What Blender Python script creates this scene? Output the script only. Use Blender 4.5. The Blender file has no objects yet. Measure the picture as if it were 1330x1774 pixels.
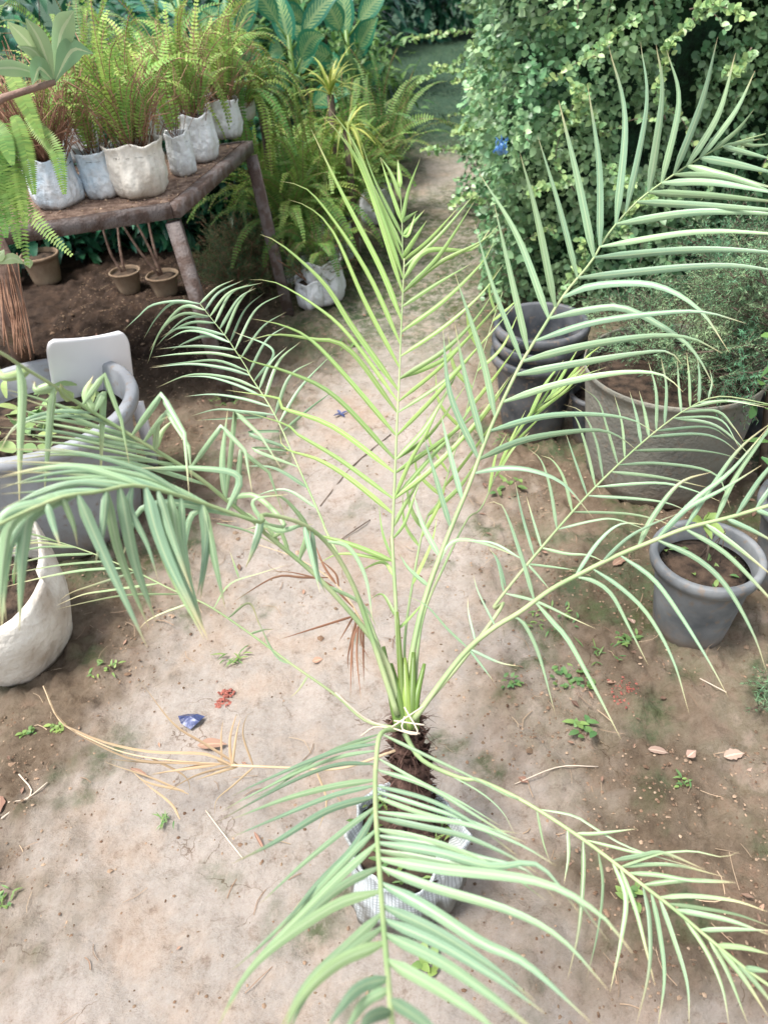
import bpy, math, random
from mathutils import Vector, Matrix, noise
random.seed(7)
D = bpy.data; C = bpy.context; COL = C.scene.collection
V = Vector; PI = math.pi
# ------------------------------------------------------------ camera, world, sun, exposure
PITCH = 39; ROLL = 4.5; FPX = 1315.0; CAM = V((0, 0, 1.6))
p_, r_ = math.radians(PITCH), math.radians(ROLL)
FW = V((0, math.cos(p_), -math.sin(p_))); RT0 = V((1, 0, 0)); UP0 = RT0.cross(FW)
RT = RT0*math.cos(r_) - UP0*math.sin(r_); UP = UP0*math.cos(r_) + RT0*math.sin(r_)
cam = D.cameras.new('camera'); camo = D.objects.new('camera', cam); COL.objects.link(camo)
m = Matrix((RT, UP, -FW)).transposed().to_4x4(); m.translation = CAM; camo.matrix_world = m
cam.sensor_fit = 'VERTICAL'; cam.sensor_height = 36; cam.lens = 36*FPX/1774; cam.clip_start = 0.02; cam.clip_end = 500
cam.dof.use_dof = True; cam.dof.focus_distance = 1.7; cam.dof.aperture_fstop = 4.2
C.scene.camera = camo
w = D.worlds.new('World'); C.scene.world = w; w.use_nodes = True
nt = w.node_tree; sky = nt.nodes.new('ShaderNodeTexSky'); sky.sky_type = 'NISHITA'; sky.sun_disc = False
SUN_EL, SUN_AZ = math.radians(70), math.radians(-105)    # azimuth from +Y towards +X
sky.sun_elevation = SUN_EL; sky.sun_rotation = SUN_AZ; sky.air_density = 1.4; sky.dust_density = 3.0
bg = nt.nodes['Background']; bg.inputs[1].default_value = 0.12
hs = nt.nodes.new('ShaderNodeHueSaturation'); hs.inputs['Saturation'].default_value = .35      # thin white cloud greys the sky
nt.links.new(sky.outputs[0], hs.inputs['Color']); nt.links.new(hs.outputs[0], bg.inputs[0])
sl = D.lights.new('sun', 'SUN'); sl.energy = 2.6; sl.angle = math.radians(16); sl.color = (1, .95, .88)
so = D.objects.new('sun', sl); COL.objects.link(so)
sd = V((math.sin(SUN_AZ)*math.cos(SUN_EL), math.cos(SUN_AZ)*math.cos(SUN_EL), math.sin(SUN_EL)))
so.rotation_euler = sd.to_track_quat('Z', 'Y').to_euler()
C.scene.view_settings.view_transform = 'Standard'; C.scene.view_settings.look = 'None'
C.scene.view_settings.exposure = 1.22; C.scene.view_settings.gamma = 1
# ------------------------------------------------------------ survey of the place: image point -> real point
def ray(x, y):
    return (FW*FPX + RT*(x-665) - UP*(y-887)).normalized()
def P(x, y, s):                       # a point s metres from the camera, kept above the soil
    d = ray(x, y)
    if d.z < 0: s = min(s, (CAM.z-0.012)/-d.z)
    return CAM + d*s
def G(x, y, h=0.0):
    d = ray(x, y); return CAM + d*((h-CAM.z)/d.z)
# ------------------------------------------------------------ helpers
BAGP = [(.80, 0), (.93, .05), (1.0, .12), (1.03, .2), (1.05, .3), (1.06, .4), (1.04, .5), (1.02, .6), (1.0, .7), (.97, .8), (.97, .88), (1.0, .95), (1.02, 1), (.99, 1.015), (.95, .98), (.92, .9), (.9, .8)]
def rnd(a, b): return random.uniform(a, b)
def tagit(o, label=None, cat=None, group=None, kind=None):
    if label: o['label'] = label
    if cat: o['category'] = cat
    if group: o['group'] = group
    if kind: o['kind'] = kind
    return o
def empty(name, loc, label, cat, group=None):
    o = D.objects.new(name, None); COL.objects.link(o); o.location = loc; o.empty_display_size = .05
    return tagit(o, label, cat, group)
class MB:
    def __init__(s): s.v = []; s.f = []; s.c = []; s.uv = []
    def vert(s, p, c=(0, 1, 0), uv=(0, 0)):
        s.v.append(tuple(p)); s.c.append((c[0], c[1], c[2], 1)); s.uv.append(uv); return len(s.v)-1
    def build(s, name, mat, parent=None, smooth=True):
        me = D.meshes.new(name); v = s.v
        if parent is not None:
            o3 = parent.location; q = parent
            while q.parent: q = q.parent; o3 = o3+q.location
            v = [(a[0]-o3.x, a[1]-o3.y, a[2]-o3.z) for a in s.v]
        me.from_pydata(v, [], s.f); me.update()
        a = me.color_attributes.new('tint', 'FLOAT_COLOR', 'POINT')
        a.data.foreach_set('color', [k for c in s.c for k in c])
        u = me.uv_layers.new(name='uv'); li = [0]*len(me.loops); me.loops.foreach_get('vertex_index', li)
        u.data.foreach_set('uv', [k for i in li for k in s.uv[i]])
        if smooth: me.polygons.foreach_set('use_smooth', [True]*len(me.polygons))
        me.materials.append(mat); o = D.objects.new(name, me); COL.objects.link(o)
        if parent is not None: o.parent = parent
        return o
    def tube(s, pts, rads, n=7, c=(0, 1, 0), jit=0):
        rings = []; prev = None; L = 0
        for i, p in enumerate(pts):
            p = V(p)
            t = (V(pts[min(i+1, len(pts)-1)])-V(pts[max(i-1, 0)])).normalized()
            if i: L += (p-V(pts[i-1])).length
            a = prev if prev is not None else (V((1, 0, 0)) if abs(t.x) < .8 else V((0, 1, 0)))
            a = (a-t*a.dot(t)).normalized(); prev = a; b = t.cross(a)
            r = rads[i] if isinstance(rads, (list, tuple)) else rads
            rings.append([s.vert(p+(a*math.cos(2*PI*k/n)+b*math.sin(2*PI*k/n))*r*(1+rnd(-jit, jit)), c, (k/n, L)) for k in range(n)])
        for i in range(len(rings)-1):
            for k in range(n): s.f.append((rings[i][k], rings[i][(k+1) % n], rings[i+1][(k+1) % n], rings[i+1][k]))
        s.f.append(tuple(rings[0][::-1])); s.f.append(tuple(rings[-1]))
    def ribbon(s, pts, wid, wdirs, fold=.25, c=(0, 1, 0), prof=None, tipdry=0):
        n = len(pts); prev = None
        for i, p in enumerate(pts):
            t = i/(n-1); h = wid*(prof(t) if prof else 1)*.5
            tg = (pts[min(i+1, n-1)]-pts[max(i-1, 0)]).normalized()
            wd = wdirs[i] if isinstance(wdirs, list) else wdirs
            wd = (wd-tg*wd.dot(tg)).normalized(); nn = wd.cross(tg)
            cc = (c[0], c[1], max(0, (t-1+tipdry)/tipdry) if tipdry > 0 else 0)
            row = (s.vert(p-wd*h, cc, (0, t)), s.vert(p-nn*h*fold*2, cc, (.5, t)), s.vert(p+wd*h, cc, (1, t)))
            if prev:
                s.f.append((prev[0], prev[1], row[1], row[0])); s.f.append((prev[1], prev[2], row[2], row[1]))
            prev = row
    def leaf(s, p, d, up, L, W, droop=.2, c=(0, 1, 0), seg=4, fold=.15, prof=None):
        d = d.normalized(); side = d.cross(up)
        if side.length < 1e-3: side = d.cross(V((1, 0.3, 0)))
        side.normalize(); u2 = side.cross(d); pts = []
        for i in range(seg+1):
            t = i/seg; pts.append(p+d*(L*t)-V((0, 0, 1))*(droop*L*t*t)+u2*(.06*L*math.sin(PI*t)))
        s.ribbon(pts, W, side, fold, c, prof or (lambda t: max(.06, math.sin(PI*min(1, .06+.94*t)**.85))))
    def box(s, c, sx, sy, sz, ax=None, col=(0, 1, 0)):
        c = V(c); ax = ax or (V((1, 0, 0)), V((0, 1, 0)), V((0, 0, 1)))
        i0 = len(s.v)
        for k in range(8):
            s.vert(c+ax[0]*(sx/2*(1 if k & 1 else -1))+ax[1]*(sy/2*(1 if k & 2 else -1))+ax[2]*(sz/2*(1 if k & 4 else -1)), col, (k & 1, (k >> 1) & 1))
        for f in ((0, 2, 3, 1), (4, 5, 7, 6), (0, 1, 5, 4), (2, 6, 7, 3), (0, 4, 6, 2), (1, 3, 7, 5)): s.f.append(tuple(i0+q for q in f))
    def bar(s, a, b, w, h=None, col=(0, 1, 0), up=V((0, 0, 1))):
        a = V(a); b = V(b); t = (b-a); L = t.length; t.normalize()
        sd_ = t.cross(up)
        if sd_.length < .3: sd_ = t.cross(V((.2, 1, 0)))
        sd_.normalize(); u = sd_.cross(t); s.box((a+b)/2, L, w, h or w, (t, sd_, u), col)
    def lathe(s, c, prof, n=40, axis=None, wob=0, seed=0, wobz=0, crk=0):
        c = V(c); rings = []; q = (axis or V((0, 0, 1))).normalized().to_track_quat('Z', 'Y'); L = 0
        for i, (r, z) in enumerate(prof):
            if i: L += math.hypot(r-prof[i-1][0], z-prof[i-1][1])
            row = []
            for k in range(n):
                a = 2*PI*k/n; nz = noise.noise(V((math.cos(a)*1.6+seed, math.sin(a)*1.6, z*9+seed)))
                nz2 = noise.noise(V((math.cos(a)*5+seed, math.sin(a)*5, z*22+seed)))
                rr = r*(1+wob*nz+wob*.4*nz2+(crk*(abs(noise.noise(V((math.cos(a)*7+z*18, math.sin(a)*7-z*9, z*26+seed))))-.2) if crk else 0))
                zz = z + (wobz*noise.noise(V((math.cos(a)*1.5+seed*2, math.sin(a)*1.5, 3))) if z > 0 else 0)
                row.append(s.vert(c+q@V((rr*math.cos(a), rr*math.sin(a), zz)), (0, 1, 0), (k/n*2*PI*max(prof[len(prof)//3][0], .05), L)))
            rings.append(row)
        for i in range(len(rings)-1):
            for k in range(n): s.f.append((rings[i][k], rings[i][(k+1) % n], rings[i+1][(k+1) % n], rings[i+1][k]))
        if prof[0][0] > .001: s.f.append(tuple(rings[0][::-1]))
        if prof[-1][0] > .001: s.f.append(tuple(rings[-1]))
def smooth(pts, n):                    # Catmull-Rom through the points
    pts = [V(p) for p in pts]
    if len(pts) == 2: return [pts[0].lerp(pts[1], i/(n-1)) for i in range(n)]
    q = [pts[0]*2-pts[1]]+pts+[pts[-1]*2-pts[-2]]; ls = [0]
    for i in range(len(pts)-1): ls.append(ls[-1]+max(1e-6, (pts[i+1]-pts[i]).length))
    out = []
    for j in range(n):
        s_ = ls[-1]*j/(n-1); i = 0
        while i < len(pts)-2 and s_ > ls[i+1]: i += 1
        t = (s_-ls[i])/(ls[i+1]-ls[i]); a, b, c_, d = q[i:i+4]
        out.append(.5*((2*b)+(c_-a)*t+(2*a-5*b+4*c_-d)*t*t+(3*b-a-3*c_+d)*t**3))
    return out
# ------------------------------------------------------------ materials
def mat(name, col, col2=None, rough=.8, scale=8, bump=.3, bscale=40, spec=.3, detail=6, thr=(.35, .65), dist=.01):
    m = D.materials.new(name); m.use_nodes = True; n = m.node_tree; b = n.nodes['Principled BSDF']
    b.inputs['Roughness'].default_value = rough; b.inputs['Specular IOR Level'].default_value = spec
    tc = n.nodes.new('ShaderNodeTexCoord'); nz = n.nodes.new('ShaderNodeTexNoise'); nz.inputs['Scale'].default_value = scale
    nz.inputs['Detail'].default_value = detail; n.links.new(tc.outputs['Object'], nz.inputs['Vector'])
    cr = n.nodes.new('ShaderNodeValToRGB'); cr.color_ramp.elements[0].position = thr[0]; cr.color_ramp.elements[1].position = thr[1]
    cr.color_ramp.elements[0].color = (*col, 1); cr.color_ramp.elements[1].color = (*(col2 or col), 1)
    n.links.new(nz.outputs['Fac'], cr.inputs[0]); n.links.new(cr.outputs[0], b.inputs['Base Color'])
    if bump:
        n2 = n.nodes.new('ShaderNodeTexNoise'); n2.inputs['Scale'].default_value = bscale; n2.inputs['Detail'].default_value = 8
        n.links.new(tc.outputs['Object'], n2.inputs['Vector'])
        bp = n.nodes.new('ShaderNodeBump'); bp.inputs['Strength'].default_value = bump; bp.inputs['Distance'].default_value = dist
        n.links.new(n2.outputs['Fac'], bp.inputs['Height']); n.links.new(bp.outputs[0], b.inputs['Normal'])
    return m
def leafmat(name, A, B, dry=(.35, .26, .12), rough=.5, tr=.25, mid=None, stripes=0, spec=.35, var=None):
    m = D.materials.new(name); m.use_nodes = True; n = m.node_tree; b = n.nodes['Principled BSDF']; N = n.nodes.new; lk = n.links.new
    b.inputs['Roughness'].default_value = rough; b.inputs['Specular IOR Level'].default_value = spec
    at = N('ShaderNodeAttribute'); at.attribute_name = 'tint'; sp = N('ShaderNodeSeparateColor'); lk(at.outputs['Color'], sp.inputs[0])
    def mix(fac, a, b_, t='MIX'):
        x = N('ShaderNodeMix'); x.data_type = 'RGBA'; x.blend_type = t
        if isinstance(fac, (int, float)): x.inputs[0].default_value = fac
        else: lk(fac, x.inputs[0])
        for s_, v_ in ((6, a), (7, b_)):
            if isinstance(v_, tuple): x.inputs[s_].default_value = (*v_, 1)
            else: lk(v_, x.inputs[s_])
        return x.outputs[2]
    def math_(op, a, b_):
        x = N('ShaderNodeMath'); x.operation = op
        for i, v_ in enumerate((a, b_)):
            if isinstance(v_, (int, float)): x.inputs[i].default_value = v_
            else: lk(v_, x.inputs[i])
        return x.outputs[0]
    tc = N('ShaderNodeTexCoord'); nz = N('ShaderNodeTexNoise'); nz.inputs['Scale'].default_value = 14; nz.inputs['Detail'].default_value = 4; lk(tc.outputs['Object'], nz.inputs['Vector'])
    f0 = math_('ADD', sp.outputs[0], math_('MULTIPLY', math_('SUBTRACT', nz.outputs['Fac'], .5), .7))
    x_ = N('ShaderNodeClamp'); lk(f0, x_.inputs[0])
    col = mix(x_.outputs[0], A, B)
    uv = N('ShaderNodeUVMap'); uv.uv_map = 'uv'; su = N('ShaderNodeSeparateXYZ'); lk(uv.outputs[0], su.inputs[0])
    if var:                              # pale feathering out from the midrib
        a_ = math_('ABSOLUTE', math_('SUBTRACT', su.outputs[0], .5), 0)
        ph = math_('SINE', math_('MULTIPLY', math_('SUBTRACT', su.outputs[1], math_('MULTIPLY', a_, .45)), 75), 0)
        f_ = math_('MULTIPLY', math_('GREATER_THAN', ph, -.2), math_('LESS_THAN', math_('ADD', a_, math_('MULTIPLY', nz.outputs['Fac'], .25)), .47))
        col = mix(math_('MULTIPLY', f_, math_('ADD', math_('MULTIPLY', nz.outputs['Fac'], 1.6), -.25)), col, var)
    if stripes:
        mp = N('ShaderNodeMapping'); mp.inputs['Scale'].default_value = (13, 1.2, 1); lk(uv.outputs[0], mp.inputs[0])
        ns = N('ShaderNodeTexNoise'); ns.inputs['Scale'].default_value = 2.2; ns.inputs['Detail'].default_value = 3; lk(mp.outputs[0], ns.inputs['Vector'])
        sc = N('ShaderNodeMapRange'); sc.inputs[1].default_value = .3; sc.inputs[2].default_value = .7; sc.inputs[3].default_value = 1-stripes; sc.inputs[4].default_value = 1+stripes
        lk(ns.outputs['Fac'], sc.inputs[0]); vm = N('ShaderNodeVectorMath'); vm.operation = 'SCALE'; lk(col, vm.inputs[0]); lk(sc.outputs[0], vm.inputs['Scale']); col = vm.outputs[0]
    if mid:
        a2 = math_('LESS_THAN', math_('ABSOLUTE', math_('SUBTRACT', su.outputs[0], .5), 0), .07); col = mix(math_('MULTIPLY', a2, .75), col, mid)
    col = mix(sp.outputs[2], col, dry)
    vm = N('ShaderNodeVectorMath'); vm.operation = 'SCALE'; lk(col, vm.inputs[0]); lk(sp.outputs[1], vm.inputs['Scale']); col = vm.outputs[0]
    lk(col, b.inputs['Base Color'])
    if tr:
        t = N('ShaderNodeBsdfTranslucent'); lk(col, t.inputs[0]); ms = N('ShaderNodeMixShader'); ms.inputs[0].default_value = tr
        lk(b.outputs[0], ms.inputs[1]); lk(t.outputs[0], ms.inputs[2]); lk(ms.outputs[0], n.nodes['Material Output'].inputs[0])
    return m
M = {}
M['palm'] = leafmat('palm_leaflet', (.25, .40, .26), (.38, .50, .22), (.58, .48, .27), rough=.38, tr=.16, mid=(.44, .56, .34), stripes=.38, spec=.5)
M['palm_green'] = leafmat('palm_leaflet_yellow_green', (.26, .44, .15), (.38, .53, .14), (.66, .60, .32), rough=.38, tr=.22, mid=(.50, .60, .28), stripes=.38, spec=.5)
M['rachis'] = mat('palm_rachis', (.24, .35, .16), (.36, .41, .22), .5, 10, .1, 60)
M['rachis_dry'] = mat('dry_rachis', (.42, .32, .20), (.55, .42, .28), .7, 10, .2, 60)
M['dry'] = leafmat('dry_leaflet', (.50, .38, .24), (.36, .22, .13), rough=.7, tr=.1)
M['brown_dry'] = leafmat('brown_dry_leaflet', (.22, .10, .06), (.34, .19, .12), rough=.7, tr=.1)
M['trunk'] = mat('fibrous_trunk', (.04, .02, .016), (.17, .10, .08), .9, 30, .8, 90)
M['petiole'] = leafmat('palm_petiole', (.13, .24, .05), (.26, .36, .08), (.3, .2, .1), rough=.4, tr=.08, stripes=.3, spec=.5)
M['fern'] = leafmat('fern_leaf', (.12, .30, .07), (.38, .50, .12), (.32, .2, .08), rough=.5, tr=.3)
M['fern_dark'] = leafmat('fern_leaf_dark', (.08, .20, .06), (.24, .36, .10), (.3, .2, .08), rough=.5, tr=.3)
M['stem'] = mat('red_brown_stem', (.16, .08, .05), (.38, .22, .15), .8, 30, 0)
M['hedge'] = leafmat('round_hedge_leaf', (.13, .30, .14), (.43, .60, .31), (.3, .3, .1), rough=.36, tr=.2, spec=.5)
M['sprig'] = leafmat('young_sprig_leaf', (.18, .36, .16), (.42, .52, .20), rough=.4, tr=.3, spec=.5)
M['twig'] = mat('grey_twig', (.07, .05, .04), (.17, .13, .10), .8, 20, .2)
M['dark_leaf'] = leafmat('dark_broad_leaf', (.015, .11, .08), (.06, .22, .10), rough=.35, tr=.15, spec=.5)
M['bush_leaf'] = leafmat('mid_green_leaf', (.05, .15, .05), (.15, .27, .07), rough=.45, tr=.25)
M['dumb'] = leafmat('variegated_leaf', (.02, .16, .10), (.06, .24, .13), rough=.32, tr=.2, var=(.42, .55, .22), spec=.5, mid=(.3, .42, .2))
M['spiky'] = leafmat('striped_spiky_leaf', (.16, .26, .05), (.45, .45, .12), rough=.4, tr=.25, mid=(.10, .2, .04))
M['frangi'] = leafmat('frangipani_leaf', (.20, .36, .20), (.42, .52, .26), rough=.35, tr=.25, mid=(.5, .58, .36), spec=.5)
M['juniper'] = leafmat('juniper_needle', (.10, .26, .14), (.32, .46, .24), (.25, .2, .12), rough=.6, tr=.15)
M['feather'] = leafmat('feathery_leaf', (.06, .17, .08), (.14, .27, .10), rough=.6, tr=.2)
M['weed'] = leafmat('weed_leaf', (.10, .22, .08), (.26, .36, .10), rough=.5, tr=.25)
M['bark'] = mat('bark', (.16, .10, .08), (.32, .22, .18), .9, 14, .7, 50)
M['rust'] = mat('rusty_painted_steel', (.10, .07, .06), (.17, .145, .14), .8, 22, .6, 120, thr=(.42, .58))
M['rust_top'] = mat('dusty_rusty_sheet', (.10, .06, .045), (.30, .21, .16), .9, 30, .6, 120)
M['bag'] = mat('white_grow_bag', (.74, .77, .80), (.45, .41, .37), .5, 13, .8, 30, thr=(.5, .78), dist=.02)
M['bag_blue'] = mat('bluish_white_grow_bag', (.50, .62, .72), (.70, .72, .74), .5, 11, .8, 30, dist=.02)
M['bag_old'] = mat('stained_cream_grow_bag', (.72, .69, .63), (.40, .33, .26), .7, 7, .5, 30, thr=(.48, .75), dist=.02)
M['grey_pot'] = mat('grey_plastic', (.09, .10, .11), (.22, .23, .24), .6, 9, .2, 30, thr=(.35, .65))
M['tub'] = mat('pale_grey_plastic', (.22, .23, .25), (.36, .38, .41), .5, 5, .3, 25, thr=(.3, .7))
M['dark_pot'] = mat('dusty_black_plastic', (.03, .036, .045), (.12, .125, .135), .5, 10, .15, 30)
M['planter'] = mat('grey_cement', (.15, .15, .135), (.25, .24, .20), .9, 5, .5, 60)
M['clay'] = mat('old_clay', (.22, .15, .10), (.36, .28, .20), .9, 9, .3, 50)
M['chair'] = mat('white_plastic', (.82, .81, .84), (.70, .68, .70), .35, 3, 0)
M['soil'] = mat('potting_soil', (.018, .013, .010), (.09, .06, .042), .95, 30, 1, 70)
M['blue'] = mat('blue_plastic', (.10, .28, .55), (.28, .48, .75), .4, 20, .4, 30)
M['navy'] = mat('dark_blue_plastic_film', (.02, .03, .09), (.08, .10, .22), .25, 30, .6, 60, spec=.6)
M['red'] = mat('red_crumbled_brick', (.22, .06, .05), (.36, .13, .10), .95, 40, 1, 90)
M['deadleaf'] = leafmat('fallen_leaf', (.26, .14, .10), (.38, .24, .17), rough=.7, tr=.1, mid=(.5, .35, .25))
M['paleleaf'] = leafmat('pale_fallen_leaf', (.36, .24, .19), (.44, .34, .27), rough=.7, tr=.1, mid=(.6, .5, .4))
M['straw'] = leafmat('straw', (.45, .35, .24), (.28, .18, .12), rough=.8, tr=0)
M['twigwhite'] = mat('pale_straw', (.5, .42, .34), (.62, .52, .42), .8, 30, 0)
def muddy(key, h, amt=.85, col=(.24, .175, .125)):
    n = M[key].node_tree; b = n.nodes['Principled BSDF']; N = n.nodes.new; lk = n.links.new; src = b.inputs['Base Color'].links[0].from_socket
    tc = N('ShaderNodeTexCoord'); sp = N('ShaderNodeSeparateXYZ'); lk(tc.outputs['Object'], sp.inputs[0]); nz = N('ShaderNodeTexNoise'); nz.inputs['Scale'].default_value = 16; nz.inputs['Detail'].default_value = 9; nz.inputs['Roughness'].default_value = .7; lk(tc.outputs['Object'], nz.inputs['Vector'])
    a = N('ShaderNodeMath'); a.operation = 'MULTIPLY_ADD'; lk(nz.outputs['Fac'], a.inputs[0]); a.inputs[1].default_value = h*2.6; lk(sp.outputs[2], a.inputs[2])
    mr = N('ShaderNodeMapRange'); mr.inputs[1].default_value = h*1.2; mr.inputs[2].default_value = h*2.3; mr.inputs[3].default_value = amt; mr.inputs[4].default_value = 0; lk(a.outputs[0], mr.inputs[0])
    n2 = N('ShaderNodeTexNoise'); n2.inputs['Scale'].default_value = 45; n2.inputs['Detail'].default_value = 6; lk(tc.outputs['Object'], n2.inputs['Vector'])
    m2 = N('ShaderNodeMapRange'); m2.inputs[1].default_value = .56; m2.inputs[2].default_value = .70; m2.inputs[4].default_value = .25 if 'bag' in key else .55; lk(n2.outputs['Fac'], m2.inputs[0])
    mx = N('ShaderNodeMath'); mx.operation = 'MAXIMUM'; lk(mr.outputs[0], mx.inputs[0]); lk(m2.outputs[0], mx.inputs[1])
    x = N('ShaderNodeMix'); x.data_type = 'RGBA'; lk(mx.outputs[0], x.inputs[0]); lk(src, x.inputs[6]); x.inputs[7].default_value = (*col, 1); lk(x.outputs[2], b.inputs['Base Color'])
for k_, h_, a_ in (('bag', .035, .7), ('bag_blue', .035, .6), ('bag_old', .05, .7), ('grey_pot', .08, .7), ('dark_pot', .08, .7), ('tub', .12, .8), ('planter', .12, .6), ('clay', .04, .5)): muddy(k_, h_, a_)
# palm's woven bag
def woven():
    m = mat('woven_white_sack', (.52, .57, .60), (.30, .31, .29), .7, 7, .3, 30, thr=(.42, .7)); n = m.node_tree; b = n.nodes['Principled BSDF']; N = n.nodes.new; lk = n.links.new
    uv = N('ShaderNodeUVMap'); uv.uv_map = 'uv'; br = N('ShaderNodeTexBrick'); br.offset = 0; br.inputs['Scale'].default_value = 1
    br.inputs['Brick Width'].default_value = .0072; br.inputs['Row Height'].default_value = .0072; br.inputs['Mortar Size'].default_value = .0013; br.inputs['Mortar Smooth'].default_value = .5
    lk(uv.outputs[0], br.inputs['Vector'])
    src = b.inputs['Base Color'].links[0].from_socket
    dk = N('ShaderNodeVectorMath'); dk.operation = 'SCALE'; lk(src, dk.inputs[0]); dk.inputs['Scale'].default_value = .6
    lt = N('ShaderNodeVectorMath'); lt.operation = 'SCALE'; lk(src, lt.inputs[0]); lt.inputs['Scale'].default_value = 1.12
    mx = N('ShaderNodeMix'); mx.data_type = 'RGBA'; lk(br.outputs['Fac'], mx.inputs[0]); lk(lt.outputs[0], mx.inputs[6]); lk(dk.outputs[0], mx.inputs[7])
    # soil stain that climbs from the bottom of the sack
    tc = N('ShaderNodeTexCoord'); sp = N('ShaderNodeSeparateXYZ'); lk(tc.outputs['Object'], sp.inputs[0]); nz = N('ShaderNodeTexNoise'); nz.inputs['Scale'].default_value = 22; lk(tc.outputs['Object'], nz.inputs['Vector'])
    a = N('ShaderNodeMath'); a.operation = 'MULTIPLY_ADD'; lk(nz.outputs['Fac'], a.inputs[0]); a.inputs[1].default_value = .16; lk(sp.outputs[2], a.inputs[2])
    mr = N('ShaderNodeMapRange'); mr.inputs[1].default_value = .15; mr.inputs[2].default_value = .20; mr.inputs[3].default_value = 1; mr.inputs[4].default_value = 0; lk(a.outputs[0], mr.inputs[0])
    m2 = N('ShaderNodeMix'); m2.data_type = 'RGBA'; lk(mr.outputs[0], m2.inputs[0]); lk(mx.outputs[2], m2.inputs[6]); m2.inputs[7].default_value = (.13, .125, .11, 1)
    lk(m2.outputs[2], b.inputs['Base Color']); return m
M['woven'] = woven()
# ------------------------------------------------------------ ground
def edge(pxs):
    return sorted([(G(x, y).y, G(x, y).x) for x, y in pxs])
EL = edge([(-300, 1900), (0, 1650), (110, 1450), (190, 1330), (260, 1150), (330, 1020), (400, 900), (450, 780), (540, 650), (610, 520), (650, 430), (690, 330), (705, 270), (705, 170), (712, 60)])
ER = edge([(1500, 1900), (1010, 1700), (960, 1500), (930, 1350), (880, 1180), (850, 1050), (835, 900), (800, 760), (790, 640), (820, 500), (845, 400), (850, 300), (852, 265), (840, 170), (800, 60)])
def interp(t, x):
    if x <= t[0][0]: return t[0][1]
    for i in range(len(t)-1):
        if x <= t[i+1][0]:
            f = (x-t[i][0])/(t[i+1][0]-t[i][0]); return t[i][1]*(1-f)+t[i+1][1]*f
    return t[-1][1]
def sstep(a, b, x):
    t = max(0, min(1, (x-a)/(b-a))); return t*t*(3-2*t)
def nf(x, y, s, o=0, oc=4): return noise.fractal(V((x*s+o, y*s, o)), 1.0, 2.0, oc)
def masks(x, y):
    l = interp(EL, y); r = interp(ER, y); j = .13*nf(x, y, 2.5, 3)+.05*nf(x, y, 9, 5)
    d = min(x-l, r-x)+j*1.2; path = sstep(-.20, .20, d+.10*nf(x, y, 22, 6, 3))
    far = sstep(5.9, 6.8, y+.5*nf(x, y, 1.5, 9, 2))
    moss = sstep(.05, .42, nf(x, y, 3.6, 11, 5)-path*.42+.12)*.85
    moss = max(moss, min(1, sstep(2.6, 3.7, y)*.95*(1-.75*sstep(5.2, 5.8, y))*(1-.6*nf(x, y, 5, 2))), far)
    damp_shade = (1-path)*sstep(-.35, .35, nf(x, y, 2.0, 20, 5)+.12)
    if x < -.45: damp_shade = max(damp_shade, .9*sstep(2.5, 3.1, y+.2*nf(x, y, 3, 8))*sstep(-.45, -.7, x))
        
    if x < -.3: moss *= 1-.95*sstep(-.3, -.6, x)*sstep(2.2, 2.6, y); damp_shade = max(damp_shade, 1.0*sstep(2.6, 3.0, y)*sstep(-.3, -.55, x))  # mask raised under the table, so the soil colour carries its shade
    return path, moss, damp_shade
def hgt(x, y, path=None):
    if path is None: path = masks(x, y)[0]
    a = (1-path)
    return (.010*nf(x, y, 3, 1)+(.010+.016*a)*nf(x, y, 13, 2)+(.003+.011*a)*nf(x, y, 42, 4, 3)+.02*a-.012)
g = MB()
def axis_pts(a, b, lo, hi, d, big):
    out = []; x = lo; 
    while x < hi: out.append(x); x += d*(1+.6*max(0, x)/2 if big else 1)
    pre = []; s_ = d*3; x = lo
    while x > a: x -= s_; s_ *= 1.5; pre.append(x)
    s_ = d*3; x = out[-1]
    while x < b: x += s_; s_ *= 1.4; out.append(x)
    return pre[::-1]+out
xs = axis_pts(-90, 90, -1.7, 2.0, .0105, False); ys = axis_pts(-60, 140, .1, 5.0, .010, True)
nx = len(xs)
for y in ys:
    for x in xs:
        if -3 < x < 4 and y < 20 and y > -1:
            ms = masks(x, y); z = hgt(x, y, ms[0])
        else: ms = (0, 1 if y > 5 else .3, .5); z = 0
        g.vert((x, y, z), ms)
for j in range(len(ys)-1):
    for i in range(nx-1): a = j*nx+i; g.f.append((a, a+1, a+nx+1, a+nx))
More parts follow.
